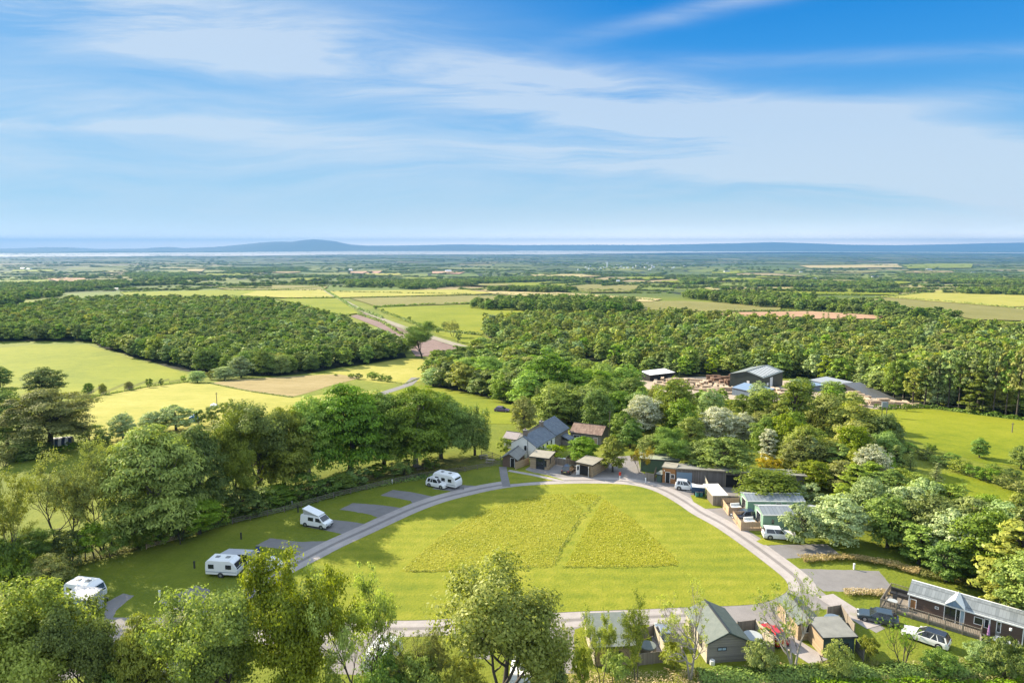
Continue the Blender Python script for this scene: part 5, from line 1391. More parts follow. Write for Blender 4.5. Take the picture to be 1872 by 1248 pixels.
MB().cyl((0,0,0),(0,0,2.1),.03,.03,6).build('pole', M['metal'], pr_); MB().cyl((0,0,.7),(0,0,1.9),.16,.05,8).build('canopy', surf('purple_fabric', (.45,.25,.5), (.38,.2,.43), 3), pr_)
la_ = thing('terrace_lamp', local(lod, L*.90, -.5), 0, 'thin lamp post with a white globe by the lodge wall', 'lamp')
MB().cyl((0,0,0),(0,0,1.7),.03,.03,6).build('pole', M['trim'], la_); MB().cyl((0,0,1.7),(0,0,1.95),.13,.13,10).build('globe', M['wht'], la_)
# green lodges
g1, L = building('green_lodge', 'upper green lodge with a grey metal roof, behind the other green lodge', 'lodge', (1366,941), (1469,942), 3.9, 2.45, .45, 'x', M['green'], M['grroof'],
    [W_('f', .20, 1.0, .5, .9, fm=M['green']), W_('f', .36, .9, .9, 1.1), D_('f', .55, .85, 2.0, gm_=M['glass']), W_('f', .74, .9, .9, 1.2, gm_=M['glass']), W_('f', .86, 1.0, .6, .9), D_('l', .5, 1.8, 2.0, gm_=M['glass'])], ov=.15, trim=M['wht'], plinth=(.1, M['greyb']))
g2, L = building('green_lodge', 'lower green lodge with a white ridge, half behind the grey willow', 'lodge', (1394,968), (1499,969), 4.0, 2.5, .5, 'x', M['green2'], M['grroof'],
    [W_('f', .17, .9, .5, .9, fm=M['green2']), W_('f', .5, .9, 1.1, 1.1), D_('f', .7, .85, 2.0), W_('f', .88, .9, 1.0, 1.0), D_('l', .5, 1.8, 2.0, gm_=M['glass']), W_('r', .5, .9, 1.4, 1.0)], ov=.15, trim=M['wht'], plinth=(.1, M['greyb']))
for lg, lab, dx, in ((g1, 'new boarded deck at the left end of the upper green lodge', 3.1), (g2, 'new boarded deck at the left end of the lower green lodge', 3.4)):
    dk = thing('lodge_deck', lg.location, lg.rotation_euler[2], lab, 'deck')
    MB().box(-dx, -.2, -.3, 3.9, .3, .42).build('deck_floor', M['fencel'], dk)
    MB().box(-dx, -.2, -.36, -.31, -.1, .29).box(-dx-.06, -dx-.01, -.3, 3.9, -.1, .29).build('deck_skirt', M['fencel'], dk)
    for a in ((-dx-.05, -dx, -.3, 3.9), (-dx, -.6, -.36, -.31), (-dx, -.2, 3.9, 3.95)):
        MB().box(*a, .55, 1.4).build('panel', M['fencel'], dk)
    for x, y in ((-dx-.03,-.33), (-dx-.03,3.9), (-dx/2,-.33), (-.6,-.33), (-dx-.03,1.8)): MB().box(x-.06,x+.06,y-.06,y+.06,-.2,1.48).build('post', M['fencel'], dk)
    so_ = thing('outdoor_seat', local(lg, -dx*.45, 1.6, .42), lg.rotation_euler[2]+.2, 'white covered seat on the deck of the '+('upper' if lg is g1 else 'lower')+' green lodge', 'seat')
    MB().box(-.8, .8, -.45, .45, .05, .45).build('seat', M['wht'], so_, bevel=.04); MB().box(-.8, .8, .3, .5, .46, .85).build('backrest', M['wht'], so_, bevel=.04)
# shed row
sh, L = building('long_shed', 'long weathered timber shed with open bays beside the yard', 'shed', (1235,884), (1470,899), 5.2, 2.95, -.75, 'mono', M['weath'], M['feltg'], (), ov=.3, trim=M['fenceb'])
MB().box(.15, 2.9, -.06, -.004, 0, 2.3).build('shutter', M['bdoor'], sh)
for x0, x1 in ((8.9,11.2), (11.5,13.2), (13.5,15.6), (15.9,17.6)): MB().box(x0, x1, -.02, -.004, 0, 2.35).build('bay_shade', M['dark'], sh)  # near-black panels on the wall paint the shade inside open bays
for x in (11.35, 13.35, 15.75, 8.8): MB().box(x-.1, x+.1, -.12, -.021, 0, 2.6).build('post', M['fenceb'], sh)
MB().box(4.4, 5.5, -.05, -.004, 0, 2.1).build('door', M['weath'], sh); MB().box(6.4, 8.6, -.05, -.004, 0, 2.4).build('door', M['weath'], sh)
of, L = building('site_office', 'small orange timber office at the left end of the long shed', 'office', (1210.5,881.5), (1234,884.5), 3.4, 2.95, -.12, 'mono', M['orange'], M['feltp'],
    [D_('f', .42, .75, 2.0, gm_=M['dark']), W_('f', .80, 1.0, .75, .85)], ov=.12, trim=M['feltp'])
MB().cyl((.35,-.05,2.4),(.35,-.22,2.4),.09,.09,10).build('lamp', M['wht'], of)
gs, L = building('green_shed', 'green shed with a mossy pale roof behind the brown office', 'shed', (1171,861), (1240,865), 4.6, 2.5, -.15, 'mono', surf('green_paint', (.10,.17,.10), (.08,.14,.08), 2, .7), surf('mossy_sheet_roof', (.42,.46,.38), (.30,.36,.26), 1.2, .8), [W_('f', .7, 1, .8, .7)])
fence('short boarded fence beside the green shed', [(1180,877),(1195,880),(1199,868)], 1.5)
st, L = building('oil_tank_store', 'green bin store box between fence and office', 'store', (1200.5,880), (1208,882), 1.6, 1.5, .15, 'mono', surf('green_metal', (.09,.15,.12), (.07,.12,.1), 3, .5), M['agrey'])
ws, L = building('white_roofed_store', 'narrow timber store with a white flat roof behind the grass wedge', 'shed', (1303,924), (1329,923.7), 5.2, 1.75, .1, 'mono', M['fenceb'], M['wht'], ov=.1, trim=M['cream'])
fence('boarded fence from the white roofed store to the upper lodge', [(1330,921),(1347,922),(1360,926)], 1.5)
fence('tall boarded fence running back from the store to the shed', [(1296,908),(1288,889)], 2.0, M['cream'])
T('cone','dark', 1292,910,890,9,'little pointed evergreen beside the white roofed store', lod=1)
sk = thing('blue_trailer', G(1277,903), -.25, 'dark blue covered trailer beside the white off roader', 'trailer')
bl = surf('dark_blue_paint', (.02,.07,.17), (.015,.055,.14), 1, .35)
MB().prism_y([(-1.15,.35), (1.15,.35), (1.35,1.0), (1.2,1.45), (-1.2,1.45), (-1.35,1.0)], -.75, .75).build('body', bl, sk, bevel=.04)
MB().box(-1.15, 1.15, -.7, .7, 1.453, 1.56).build('lid', M['wht'], sk, bevel=.03)
for x in (-.5, .5):
    for y in (-.84, .84): MB().cyl((x,y-.09,.3),(x,y+.09,.3),.3,.3,14).build('wheel', M['trim'], sk)
MB().box(-2.1, -1.2, -.05, .05, .4, .48).build('drawbar', M['metal'], sk)
for i, x in enumerate((-.35, .35)):
    b_ = thing('wheelie_bin', G(1277,903)+Vector((x-.25,-1.25,0)), 0, 'teal wheelie bin standing against the blue trailer', 'bin', 'bins in front of the blue trailer')
    MB().prism_x([(-.22,.05),(.22,.05),(.27,.85),(-.27,.85)], -.24, .24).build('body', surf('teal_plastic', (.05,.22,.24), (.04,.18,.2), 2, .4), b_); MB().box(-.27,.27,-.31,.30,.853,.92).build('lid', M['trim'], b_)
# huts at the yard
hA, L = building('gabled_hut', 'small brown gabled hut with a porch, leftmost of the three huts', 'hut', (919,852), (944,855), 4.8, 1.95, .85, 'y', surf('brown_board', (.20,.13,.09), (.14,.09,.06), 5, .8, stretch=(1,1,6)), M['feltg'], [D_('f', .72, .8, 1.8, gm_=M['dark']), W_('r', .3, .9, .8, .8)], ov=.45)
hB, L = building('flat_roofed_hut', 'tan boarded hut with a pale flat roof, middle one of the three huts', 'hut', (969,855), (1002,859), 3.9, 2.35, .12, 'mono', M['tanb'], M['feltp'], [D_('f', .55, 1.5, 2.0, gm_=M['glass'], fm=M['trim']), W_('f', .86, .6, .4, 1.3, fm=M['trim']), W_('r', .35, .5, .5, 1.6, fm=M['trim'])], ov=.25)
MB().box(L*.35, L*.80, -.03, -.004, 0, 2.3).build('front_panel', M['teal'], hB)
hC, L = building('open_hut', 'tan hut with white double doors standing open, rightmost of the three huts', 'hut', (1054,866), (1082,872), 4.2, 2.35, .12, 'mono', M['tanb'], M['feltp'], [], ov=.25)
MB().box(L*.2, L*.75, -.02, -.004, .1, 2.0).build('doorway_shade', M['dark'], hC)  # flat dark panel paints the shade inside the open door
for x, s in ((L*.2, -1), (L*.75, 1)):
    d = MB().box(0, .06, -.75, 0, 0, 1.9).build('door', M['wht'], hC, loc=(x+s*.03, -.02, .1)); d.rotation_euler = (0, 0, s*.5)
    MB().box(-.01, .07, -.6, -.15, .9, 1.7).build('pane', M['glass'], d)
for lab, pts, m, h in (('tan fence joining the gabled hut and the middle hut', [(942,858),(967,849)], M['tanb'], 1.5), ('low tan fence at the right corner of the middle hut', [(1003,859),(1014,849)], M['tanb'], 1.0),
                    ('boarded fence behind the hot tub of the huts', [(1014,848),(1034,851),(1052,848)], M['fenceb'], 1.4), ('pale fence along the right side of the open hut', [(1089,868),(1112,855)], M['tanb'], 1.3),
                    ('short pale fence at the front corner of the open hut', [(1082,873),(1091,866)], M['tanb'], 1.1), ('fence screening the hot tub on its right', [(1035,846),(1046,838)], M['fenceb'], 1.3)):
    fence(lab, pts, h, m)
tub(G(1026,846), 1.0, 'white covered hot tub between the huts', M['wht'])
# farmhouse: three blocks built as one house
E1, E2 = at_z(980,814.4,2.9), at_z(1014.5,794,2.9)
d12 = (E2.xy-E1.xy); L1 = d12.length; D1 = 5.8
base = Vector((E1.x, E1.y, H(E1.x, E1.y)-1.0)); rz = math.atan2(d12.y, d12.x)
fh = thing('farmhouse', base, rz, 'white farmhouse with slate roofs and two chimneys behind the huts', 'house')
ez = 3.7; rise = 1.75
MB().prism_x([(0,-1), (D1,-1), (D1,ez), (D1*.52,ez+rise), (0,ez)], 0, L1).build('wall', M['white'], fh)
def rf(x0, x1, D, ez, rise, o=.3, y0=0):
    s = rise/(D*.52)
    MB().prism_x([(y0-o, ez-s*o+.02), (y0+D*.52, ez+rise+.02), (y0+D*.52, ez+rise+.16), (y0-o, ez-s*o+.13)], x0, x1).build('roof', M['slate'], fh)
    s = rise/(D*.48)
    MB().prism_x([(y0+D+o, ez-s*o+.02), (y0+D+o, ez-s*o+.13), (y0+D*.52+.003, ez+rise+.16), (y0+D*.52+.003, ez+rise+.02)], x0, x1).build('roof', M['slate'], fh)
rf(-.15, L1, D1, ez, rise)
L2 = 7.2
MB().prism_x([(-.05,-1), (D1+.9,-1), (D1+.9,ez+.1), (D1*.55,ez+rise+.45), (-.05,ez+.1)], L1+.003, L1+L2).build('wall', M['stone'], fh)
rf(L1+.003, L1+L2+.15, D1+.95, ez+.1, rise+.4, y0=-.05)
for x in (1.0, L1-.6):
    c = MB().box(x-.35, x+.35, D1*.52-.4, D1*.52+.4, ez+rise-.3, ez+rise+1.15).build('chimney', M['chim'], fh)
    MB().box(x-.4, x+.4, D1*.52-.45, D1*.52+.45, ez+rise+1.153, ez+rise+1.25).build('cap', M['concrete'], c)
    MB().cyl((x-.15, D1*.52, ez+rise+1.253), (x-.15, D1*.52, ez+rise+1.6), .11, .1, 8).cyl((x+.17, D1*.52, ez+rise+1.253), (x+.17, D1*.52, ez+rise+1.6), .11, .1, 8).build('pots', M['chim'], c)
for u, z in ((.14,2.2), (.36,2.2), (.58,2.2), (.80,2.2), (.25,.2), (.7,.2)): opening(fh, L1, D1, 'f', u*L1, z, .8, 1.1)
opening(fh, L1, D1, 'f', L1*.48, 0, .9, 2.0, 'door', gm_=M['trim'])
opening(fh, L1, D1, 'l', D1*.42, 2.5, .7, 1.2)
for u, z in ((.25,2.2), (.7,2.2), (.45,.3)): opening(fh, 0, D1, 'f', L1+u*L2, z, .9, 1.1, fm=M['cream'])
MB().cyl((-.06,1.9,-.5),(-.06,1.9,5.0),.05,.05,6).build('downpipe', M['trim'], fh)
pc = MB().box(L1+3.4, L1+5.6, -2.0, -.06, -.5, 1.9).build('porch', M['stone'], fh)
MB().prism_x([(-2.2,1.95), (-.06,2.8), (-.06,2.95), (-2.2,2.1)], L1+3.2, L1+5.8).build('porch_roof', M['slate'], pc)
bA, bB = at_z(1043,786,2.3), at_z(1099,792.5,2.3)
br, L = building('brown_roofed_barn', 'long stone barn with a patched brown tiled roof beside the farmhouse', 'barn', bA, bB, 6, 2.9, 1.3, 'x', M['stone'], M['brownt'], [D_('f', .2, 1.4, 2.1, gm_=M['dark'], fm=M['wht']), D_('f', .45, 1.8, 2.1, gm_=M['dark'], fm=M['stone']), W_('f', .65, .9, .8, .8), W_('f', .33, .9, .7, .7), D_('f', .82, .9, 2.0, fm=M['white'], gm_=M['fencel'])], zb=H(bA.x, bA.y)-.6)
lt, L = building('farm_outhouse', 'low whitewashed outhouse left of the farmhouse gable', 'outhouse', at_z(921,800,2.0), at_z(944,803,2.0), 4, 2.0, .9, 'x', M['white'], surf('pinkish_sheet_roof', (.42,.36,.36), (.34,.29,.29), 1.2, .8), [W_('f', .5, .8, .7, .7)], zb=0)
MB().cyl((0,0,-.5),(0,0,6.5),.1,.08,8).cyl((-.5,0,6.1),(.5,0,6.1),.04,.04,6).build('telegraph_pole', M['pole'], None, loc=G(1114,800))
setp(bpy.data.objects['telegraph_pole'], 'wooden pole rising behind the brown roofed barn', 'pole')
# sawmill
_B = G(1394, 712); _A = _B - Vector((math.cos(R(-43)), math.sin(R(-43)), 0))*13; _A.z = _B.z
def sm(*a, **k): return building(*a, base=-1.5, **k)
A_, B_ = G(1341,708), G(1394,712)
bs_, L = sm('sawmill_hall', 'large dark green steel hall with a striped rooflight roof', 'industrial hall', _A, _B, 19, 4.4, 1.7, 'y', M['agreen'], M['agrey'], ov=.25, trim=M['trim'])
for k in range(8):
    y0 = 1.0 + k*2.0; s = 1.7/(L/2)
    o = MB().prism_y([(L*.56, 4.4+1.7-s*(L*.06)+.20), (L*.97, 4.4+1.7-s*(L*.47)+.20), (L*.97, 4.4+1.7-s*(L*.47)+.24), (L*.56, 4.4+1.7-s*(L*.06)+.24)], y0, y0+.8).build('rooflight', M['wht'], bs_)
MB().box(L+.004, L+.05, 1.2, 2.4, .8, 2).box(L+.004, L+.05, 3.6, 5.2, .8, 2).box(L+.004, L+.05, 6.5, 9, 0, 3.6).build('side_openings', M['wht'], bs_)
MB().box(L*.52, L*.60, -.05, -.004, 1.5, 2.6).build('hatch', M['wht'], bs_)
b2, L = sm('blue_roofed_shed', 'low shed with a pale blue steel roof in front of the dark hall', 'shed', (1338,722), (1392,727), 6.5, 2.6, .9, 'mono', M['bluew'], M['bluer'])
b3, L = sm('steel_shed', 'grey blue shed with a flat grey green roof right of the dark hall', 'shed', (1478,712), (1526,717), 9, 3.6, .5, 'mono', M['bluew'], M['grroof2'], ops=[D_('f', .75, 2.4, 2.8, gm_=M['bdoor'])])
b3b, L = sm('lean_to_shed', 'low blue roofed lean-to left of the grey blue shed', 'shed', (1463,713), (1478,716), 6, 2.6, .5, 'mono', M['bluew'], M['bluer'])
b4, L = sm('open_timber_shed', 'long low dark roofed timber shed at the right end of the sawmill', 'shed', (1541,716), (1608,730), 5.5, 3.0, .5, 'mono', M['dark'], M['darkr'])
b5, L = sm('white_roofed_shed', 'small shed with a white roof at the left end of the timber stacks', 'shed', (1188,697), (1233,694), 6.5, 2.6, .6, 'mono', M['dark'], M['wht'])
# timber stacks
srng = random.Random(4)
def stack_mesh(nm, lx, ly, lz, m, seed):
    r = random.Random(seed); mb = MB(); z = 0.0
    while z < lz:
        h = .42
        for bx_ in (-lx*.35, 0, lx*.35): mb.box(bx_-.06, bx_+.06, -ly/2, ly/2, z, z+.1)
        nx = 3; w = ly/nx
        for i in range(nx):
            e = r.uniform(-.25, .25); mb.box(-lx/2+e, lx/2+e, -ly/2+i*w+.03, -ly/2+(i+1)*w-.03, z+.1, z+h+r.uniform(-.06, .04))
        z += h+.04
    me = mb.build(nm, m); mesh = me.data; bpy.data.objects.remove(me); return mesh
SMs = [stack_mesh('timber_stack', 3.6, 1.3, h, M['timber'], i) for i, h in enumerate((.8, 1.2, 1.7))] + [stack_mesh('timber_stack', 3.0, 1.4, h, M['timber2'], i+5) for i, h in enumerate((1.9, 2.6))]
def stacks(poly, n, ids, lab, grp, mind):
    def f(x, y):
        o = link('timber_stack', SMs[srng.choice(ids)]); o.location = G(x, y); o.rotation_euler = (0, 0, srng.choice([-.25, .1, 1.35]) + srng.uniform(-.08, .08)); setp(o, lab, 'timber stack', grp)
    scatter_px(poly, n, f, srng, mind)
stacks([(1195,697),(1235,693),(1300,700),(1342,712),(1338,722),(1300,718),(1240,710),(1196,705)], 70, (0,1,2), 'low stack of pale sawn timber in the open yard', 'stacks of pale timber in the yard', 7)
stacks([(1296,694),(1342,694),(1342,706),(1298,705)], 16, (3,4), 'tall stack of brown timber left of the dark hall', 'tall brown timber stacks', 9)
stacks([(1400,714),(1455,712),(1465,722),(1420,722)], 9, (0,1), 'timber stack in front of the hall entrance', 'stacks by the hall entrance', 9)
stacks([(1525,720),(1560,722),(1606,736),(1650,742),(1580,743),(1535,736)], 22, (1,2), 'stack of pale timber before the low dark shed', 'stacks before the low dark shed', 10)
stacks([(1630,735),(1680,742),(1660,746)], 5, (0,), 'small timber pile at the right edge of the yard', 'piles at the yard edge', 9)
# poles
hp_ = thing('transformer_pole', G(1616,762), -.3, 'pair of poles carrying a grey transformer in the right pasture', 'electricity pole')
ht = top_z(G(1616,762), 733)-G(1616,762).z
for x in (-.55,.55): MB().cyl((x,0,-.3),(x,0,ht),.13,.1,8).build('pole', M['pole'], hp_)
MB().box(-.75,.75,-.4,.3,ht-1.6,ht-.2).build('transformer', surf('transformer_grey', (.34,.38,.42), (.28,.32,.36), 2, .4), hp_, bevel=.05)
MB().box(-1.0,1.0,-.08,.08,ht-.15,ht-.02).build('crossarm', M['pole'], hp_)
for (x, y, ty, lab) in ((1283,768,744,'thin pole among the silvery willows'), (397,745,717,'thin pole standing in the pale field'), (1850,790,772,'short post by the hedge in the right pasture')):
    p = G(x, y); h = top_z(p, ty)-p.z
    o = MB().cyl((0,0,-.3),(0,0,h),.12,.09,8).cyl((-.4,0,h-.4),(.4,0,h-.4),.05,.05,6).build('wooden_pole', M['pole'], None, loc=p); setp(o, lab, 'pole')
w1 = G(1616,762)+Vector((0,0,ht)); w2 = G(1960,790)+Vector((0,0,8))
mb = MB(); pr0 = w1
for k in range(1, 17):
    q = w1.lerp(w2, k/16); q.z -= 1.6*math.sin(PI*k/16); mb.cyl(pr0, q, .03, .03, 4, cap=False); pr0 = q
setp(mb.build('power_line', M['trim'], None), 'thin power line sagging across the right pasture', 'power line')
# post with red and white bands at the yard entrance
p = G(1133,878); sp = thing('sign_post', p, 0, 'red and white sign post at the edge of the green', 'sign')
MB().cyl((0,0,-.2),(0,0,1.7),.05,.05,8).build('post', M['wht'], sp); MB().box(-.22,.22,-.08,-.055,1.0,1.7).build('sign_board', M['red'], sp)
# bollards, lamps, taps on the pitches
def bollard(px, py, h, lab, m, name='bollard', group=None):
    t = thing(name, G(px, py), 0, lab, 'bollard' if name == 'bollard' else 'service post', group)
    MB().box(-.09,.09,-.09,.09,-.1,h).build('post', m, t); MB().box(-.11,.11,-.11,.11,h+.003,h+.08).build('cap', m, t)
for i, (x, y) in enumerate(((355.6,1038),(441,985),(766,875),(545,936))): bollard(x, y, .95, 'black bollard on the grass between the touring pitches', M['trim'], group='black pitch bollards')
for i, (x, y) in enumerate(((292,1090),(534,924),(717,884),(1561,1040),(1180,881))): bollard(x, y, .75, ['white service post beside the empty left pitch','white service post above the camper van','white service post above the second empty pitch','white service post before the dry grass strip','white service post beside the green shed'][i], M['wht'], 'service_post')
rk = MB().cyl((0,0,-.1),(0,0,.35),.9,.5,9).build('pale_boulder', M['white'], None, loc=G(640,883), smooth=False, bevel=.1); setp(rk, 'pale boulder lying in the shade under the tallest tree', 'boulder'); rk.scale = (1,.5,1)
bc = thing('camping_chair', G(472,1013), .4, 'small blue camping chair on the grass behind the white caravan', 'chair')
blue = surf('blue_fabric', (.02,.06,.28), (.015,.05,.24), 2, .7)
MB().box(-.28,.28,-.28,.28,.38,.42).build('seat', blue, bc); MB().prism_x([(.25,.42),(.29,.42),(.42,1.0),(.38,1.0)], -.28, .28).build('backrest', blue, bc)
for sx in (-1,1):
    for sy in (-1,1): MB().cyl((sx*.25,sy*.25,0),(sx*.25,sy*.2,.38),.02,.02,5).build('leg', M['trim'], bc)
# picnic tables and logs under the weeping tree
def picnic(px, py, rz, lab, grp=None):
    t = thing('picnic_table', G(px, py), rz, lab, 'picnic table', grp)
    MB().box(-.9,.9,-.38,.38,.70,.75).build('tabletop', M['fenceb'], t)
    for s in (-1,1):
        MB().box(-.9,.9,s*.75-.13,s*.75+.13,.42,.46).build('bench', M['fenceb'], t)
        MB().prism_x([(-.7,0),(-.6,0),(-.1,.7),(-.2,.7)], s*.65-.05, s*.65+.05).prism_x([(.6,0),(.7,0),(.2,.7),(.1,.7)], s*.65-.05, s*.65+.05).build('leg', M['fenceb'], t)
picnic(884, 838, .3, 'picnic table right of the weeping tree trunk'); picnic(896, 846, -.2, 'picnic table next to the gabled hut'); picnic(770, 858, .1, 'picnic table under the broad tree above the caravan')
picnic(1622, 1188-40, .7, 'picnic table beside the lodge deck corner') if False else None
lp = thing('log_pile', G(783,856), .2, 'pile of cut logs under the broad tree above the caravan', 'log pile')
for k, (y, z) in enumerate(((-.5,.2),(-.1,.2),(.3,.2),(.7,.2),(-.3,.55),(.1,.55),(.5,.55),(-.1,.9),(.3,.9))): MB().cyl((-1.3,y,z),(1.3,y,z),.19,.19,9).build('log', M['timber2'], lp)
fence('timber rail fence seen through the trees at the left edge', [(52,985),(80,983),(110,978)], 1.1, M['fenceb'], rails=True)
fence('post and rail fence along the top of the touring pitches', [(425,958),(520,936),(610,910),(700,888),(770,873),(850,862),(918,850)], 1.0, M['pole'], posts=3.0, rails=True)
fence('low rail beside the pale trunk at the left of the pitches', [(268,1003),(330,985)], .7, M['tanb'], rails=True)
fence('wire and post fence between the bright field and the pale field', [(145,735),(185,724),(228,716),(270,708),(310,702),(345,698)], 1.1, M['pole'], posts=5.0, rails=True)
fence('open timber fence on the right of the weeping tree', [(880,832),(900,836),(915,842)], 1.1, M['pole'], rails=True)
# striped tunnel, tent, tarp on the left
tn = thing('striped_tunnel', G(115,812), .35, 'blue and white striped tunnel tent beside the wide oak', 'tunnel tent')
hw = px_m(G(115,812), 32)/2; blw = surf('deep_blue_cover', (.05,.08,.18), (.04,.06,.14), 2, .5)
for k in range(6):
    prof = [(math.cos(a)*1.3, math.sin(a)*1.7) for a in np.linspace(0, PI, 13)]
    MB().prism_x(prof, -hw+k*hw/3, -hw+(k+1)*hw/3-.004).build('cover', [M['wht'], blw][k % 2], tn, smooth=False)
tt = thing('blue_tent', G(354,770), .2, 'small bright blue tent between the grey bushes of the pale field', 'tent')
MB().prism_y([(-1.3,0),(1.3,0),(.8,1.3),(0,1.7),(-.8,1.3)], -1.2, 1.2).build('canopy', surf('bright_blue_tent', (.03,.18,.6), (.02,.15,.5), 2, .5), tt)
wt = thing('white_tent', G(391,745), .3, 'white ridge tent behind the bushes of the pale field', 'tent')
MB().prism_y([(-1.3,0),(1.3,0),(.9,.8),(0,1.2),(-.9,.8)], -.9, .9).build('canopy', M['wht'], wt)
# far farm buildings and town
hrng = random.Random(9)
def far_house(x, y, w, h, roofw, lab, grp, s=1.0):
    p = G(x, y); t = thing('far_building', p, hrng.uniform(-.5, .5), lab, 'building', grp)
    Lx, Dy = px_m(p, w), max(6., px_m(p, w)*.6); hh = max(4., px_m(p, h))
    MB().prism_x([(0,-4),(Dy,-4),(Dy,hh*.6),(Dy/2,hh),(0,hh*.6)], -Lx/2, Lx/2).build('wall', M['white'], t)
    MB().prism_x([(-.4,hh*.6-.2),(Dy/2,hh+.1),(Dy/2,hh+.5),(-.4,hh*.6+.3)], -Lx/2-.4, Lx/2+.4).prism_x([(Dy+.4,hh*.6-.2),(Dy+.4,hh*.6+.3),(Dy/2,hh+.5),(Dy/2,hh+.1)], -Lx/2-.4, Lx/2+.4).build('roof', roofw, t)
for k in range(46):
    x = hrng.gauss(1150, 60); y = hrng.gauss(489, 3.5)
    far_house(x, y, hrng.uniform(2, 4.5), hrng.uniform(1.5, 2.6), hrng.choice([M['slate'], M['grroof2'], M['wht']]), 'pale building of the far town in the plain', 'buildings of the far town')
far_house(1110, 488, 2.4, 9, M['wht'], 'white tower block rising from the far town', None)
for k, (x, y) in enumerate(((40,492),(50,493),(120,516),(212,530),(195,531),(640,495),(820,497),(1330,498),(1420,519),(1240,527),(1700,494),(1780,500),(1600,507),(1465,498),(1490,511),(745,519),(680,520),(640,521),(720,521),(560,505),(300,508),(1130,515),(1320,532),(1310,528))):
    far_house(x, y, hrng.uniform(5, 11), hrng.uniform(2, 3.2), hrng.choice([M['slate'], M['grroof2'], M['wht']]), 'pale roofed farm building out on the plain', 'farm buildings on the plain')
# ------------------------------------------------------------------ vehicles
def paint(name, c, rough=.28, metal=0.0):
    return surf(name, c, tuple(x*.93 for x in c), .6, rough, metal=metal, coat=.6)
RUB = surf('tyre_rubber', (.022,.022,.022), (.03,.03,.03), 5, .85)
RIM = surf('alloy_rim', (.45,.46,.47), (.38,.39,.4), 5, .35, metal=.7)
LAMPR = surf('tail_lamp_red', (.35,.01,.01), (.3,.01,.01), 5, .2)
LAMPW = surf('headlamp_clear', (.7,.72,.74), (.6,.62,.64), 5, .1)
PLATE = surf('number_plate', (.75,.68,.2), (.7,.63,.18), 5, .5); PLATEW = surf('number_plate_white', (.75,.75,.73), (.7,.7,.68), 5, .5)
def loft(sections, m, name, parent, bevel=0, smooth=False):
    mb = MB(); n = len(sections[0]); vs = [v for s in sections for v in s]; fs = []
    for i in range(len(sections)-1):
        for j in range(n): fs.append((i*n+j, i*n+(j+1) % n, (i+1)*n+(j+1) % n, (i+1)*n+j))
    fs += [tuple(range(n-1, -1, -1)), tuple(range((len(sections)-1)*n, len(sections)*n))]
    return mb.add(vs, fs).build(name, m, parent, bevel=bevel, smooth=smooth)
def wheel(parent, x, y, r, w=.21):
    s = 1 if y > 0 else -1
    t = MB().cyl((x, y-s*w/2, r), (x, y+s*w/2, r), r, r, 18).build('wheel', RUB, parent, smooth=False, bevel=.02)
    MB().cyl((x, y+s*(w/2+.002), r), (x, y+s*(w/2+.02), r), r*.62, r*.55, 12).build('rim', RIM, t)
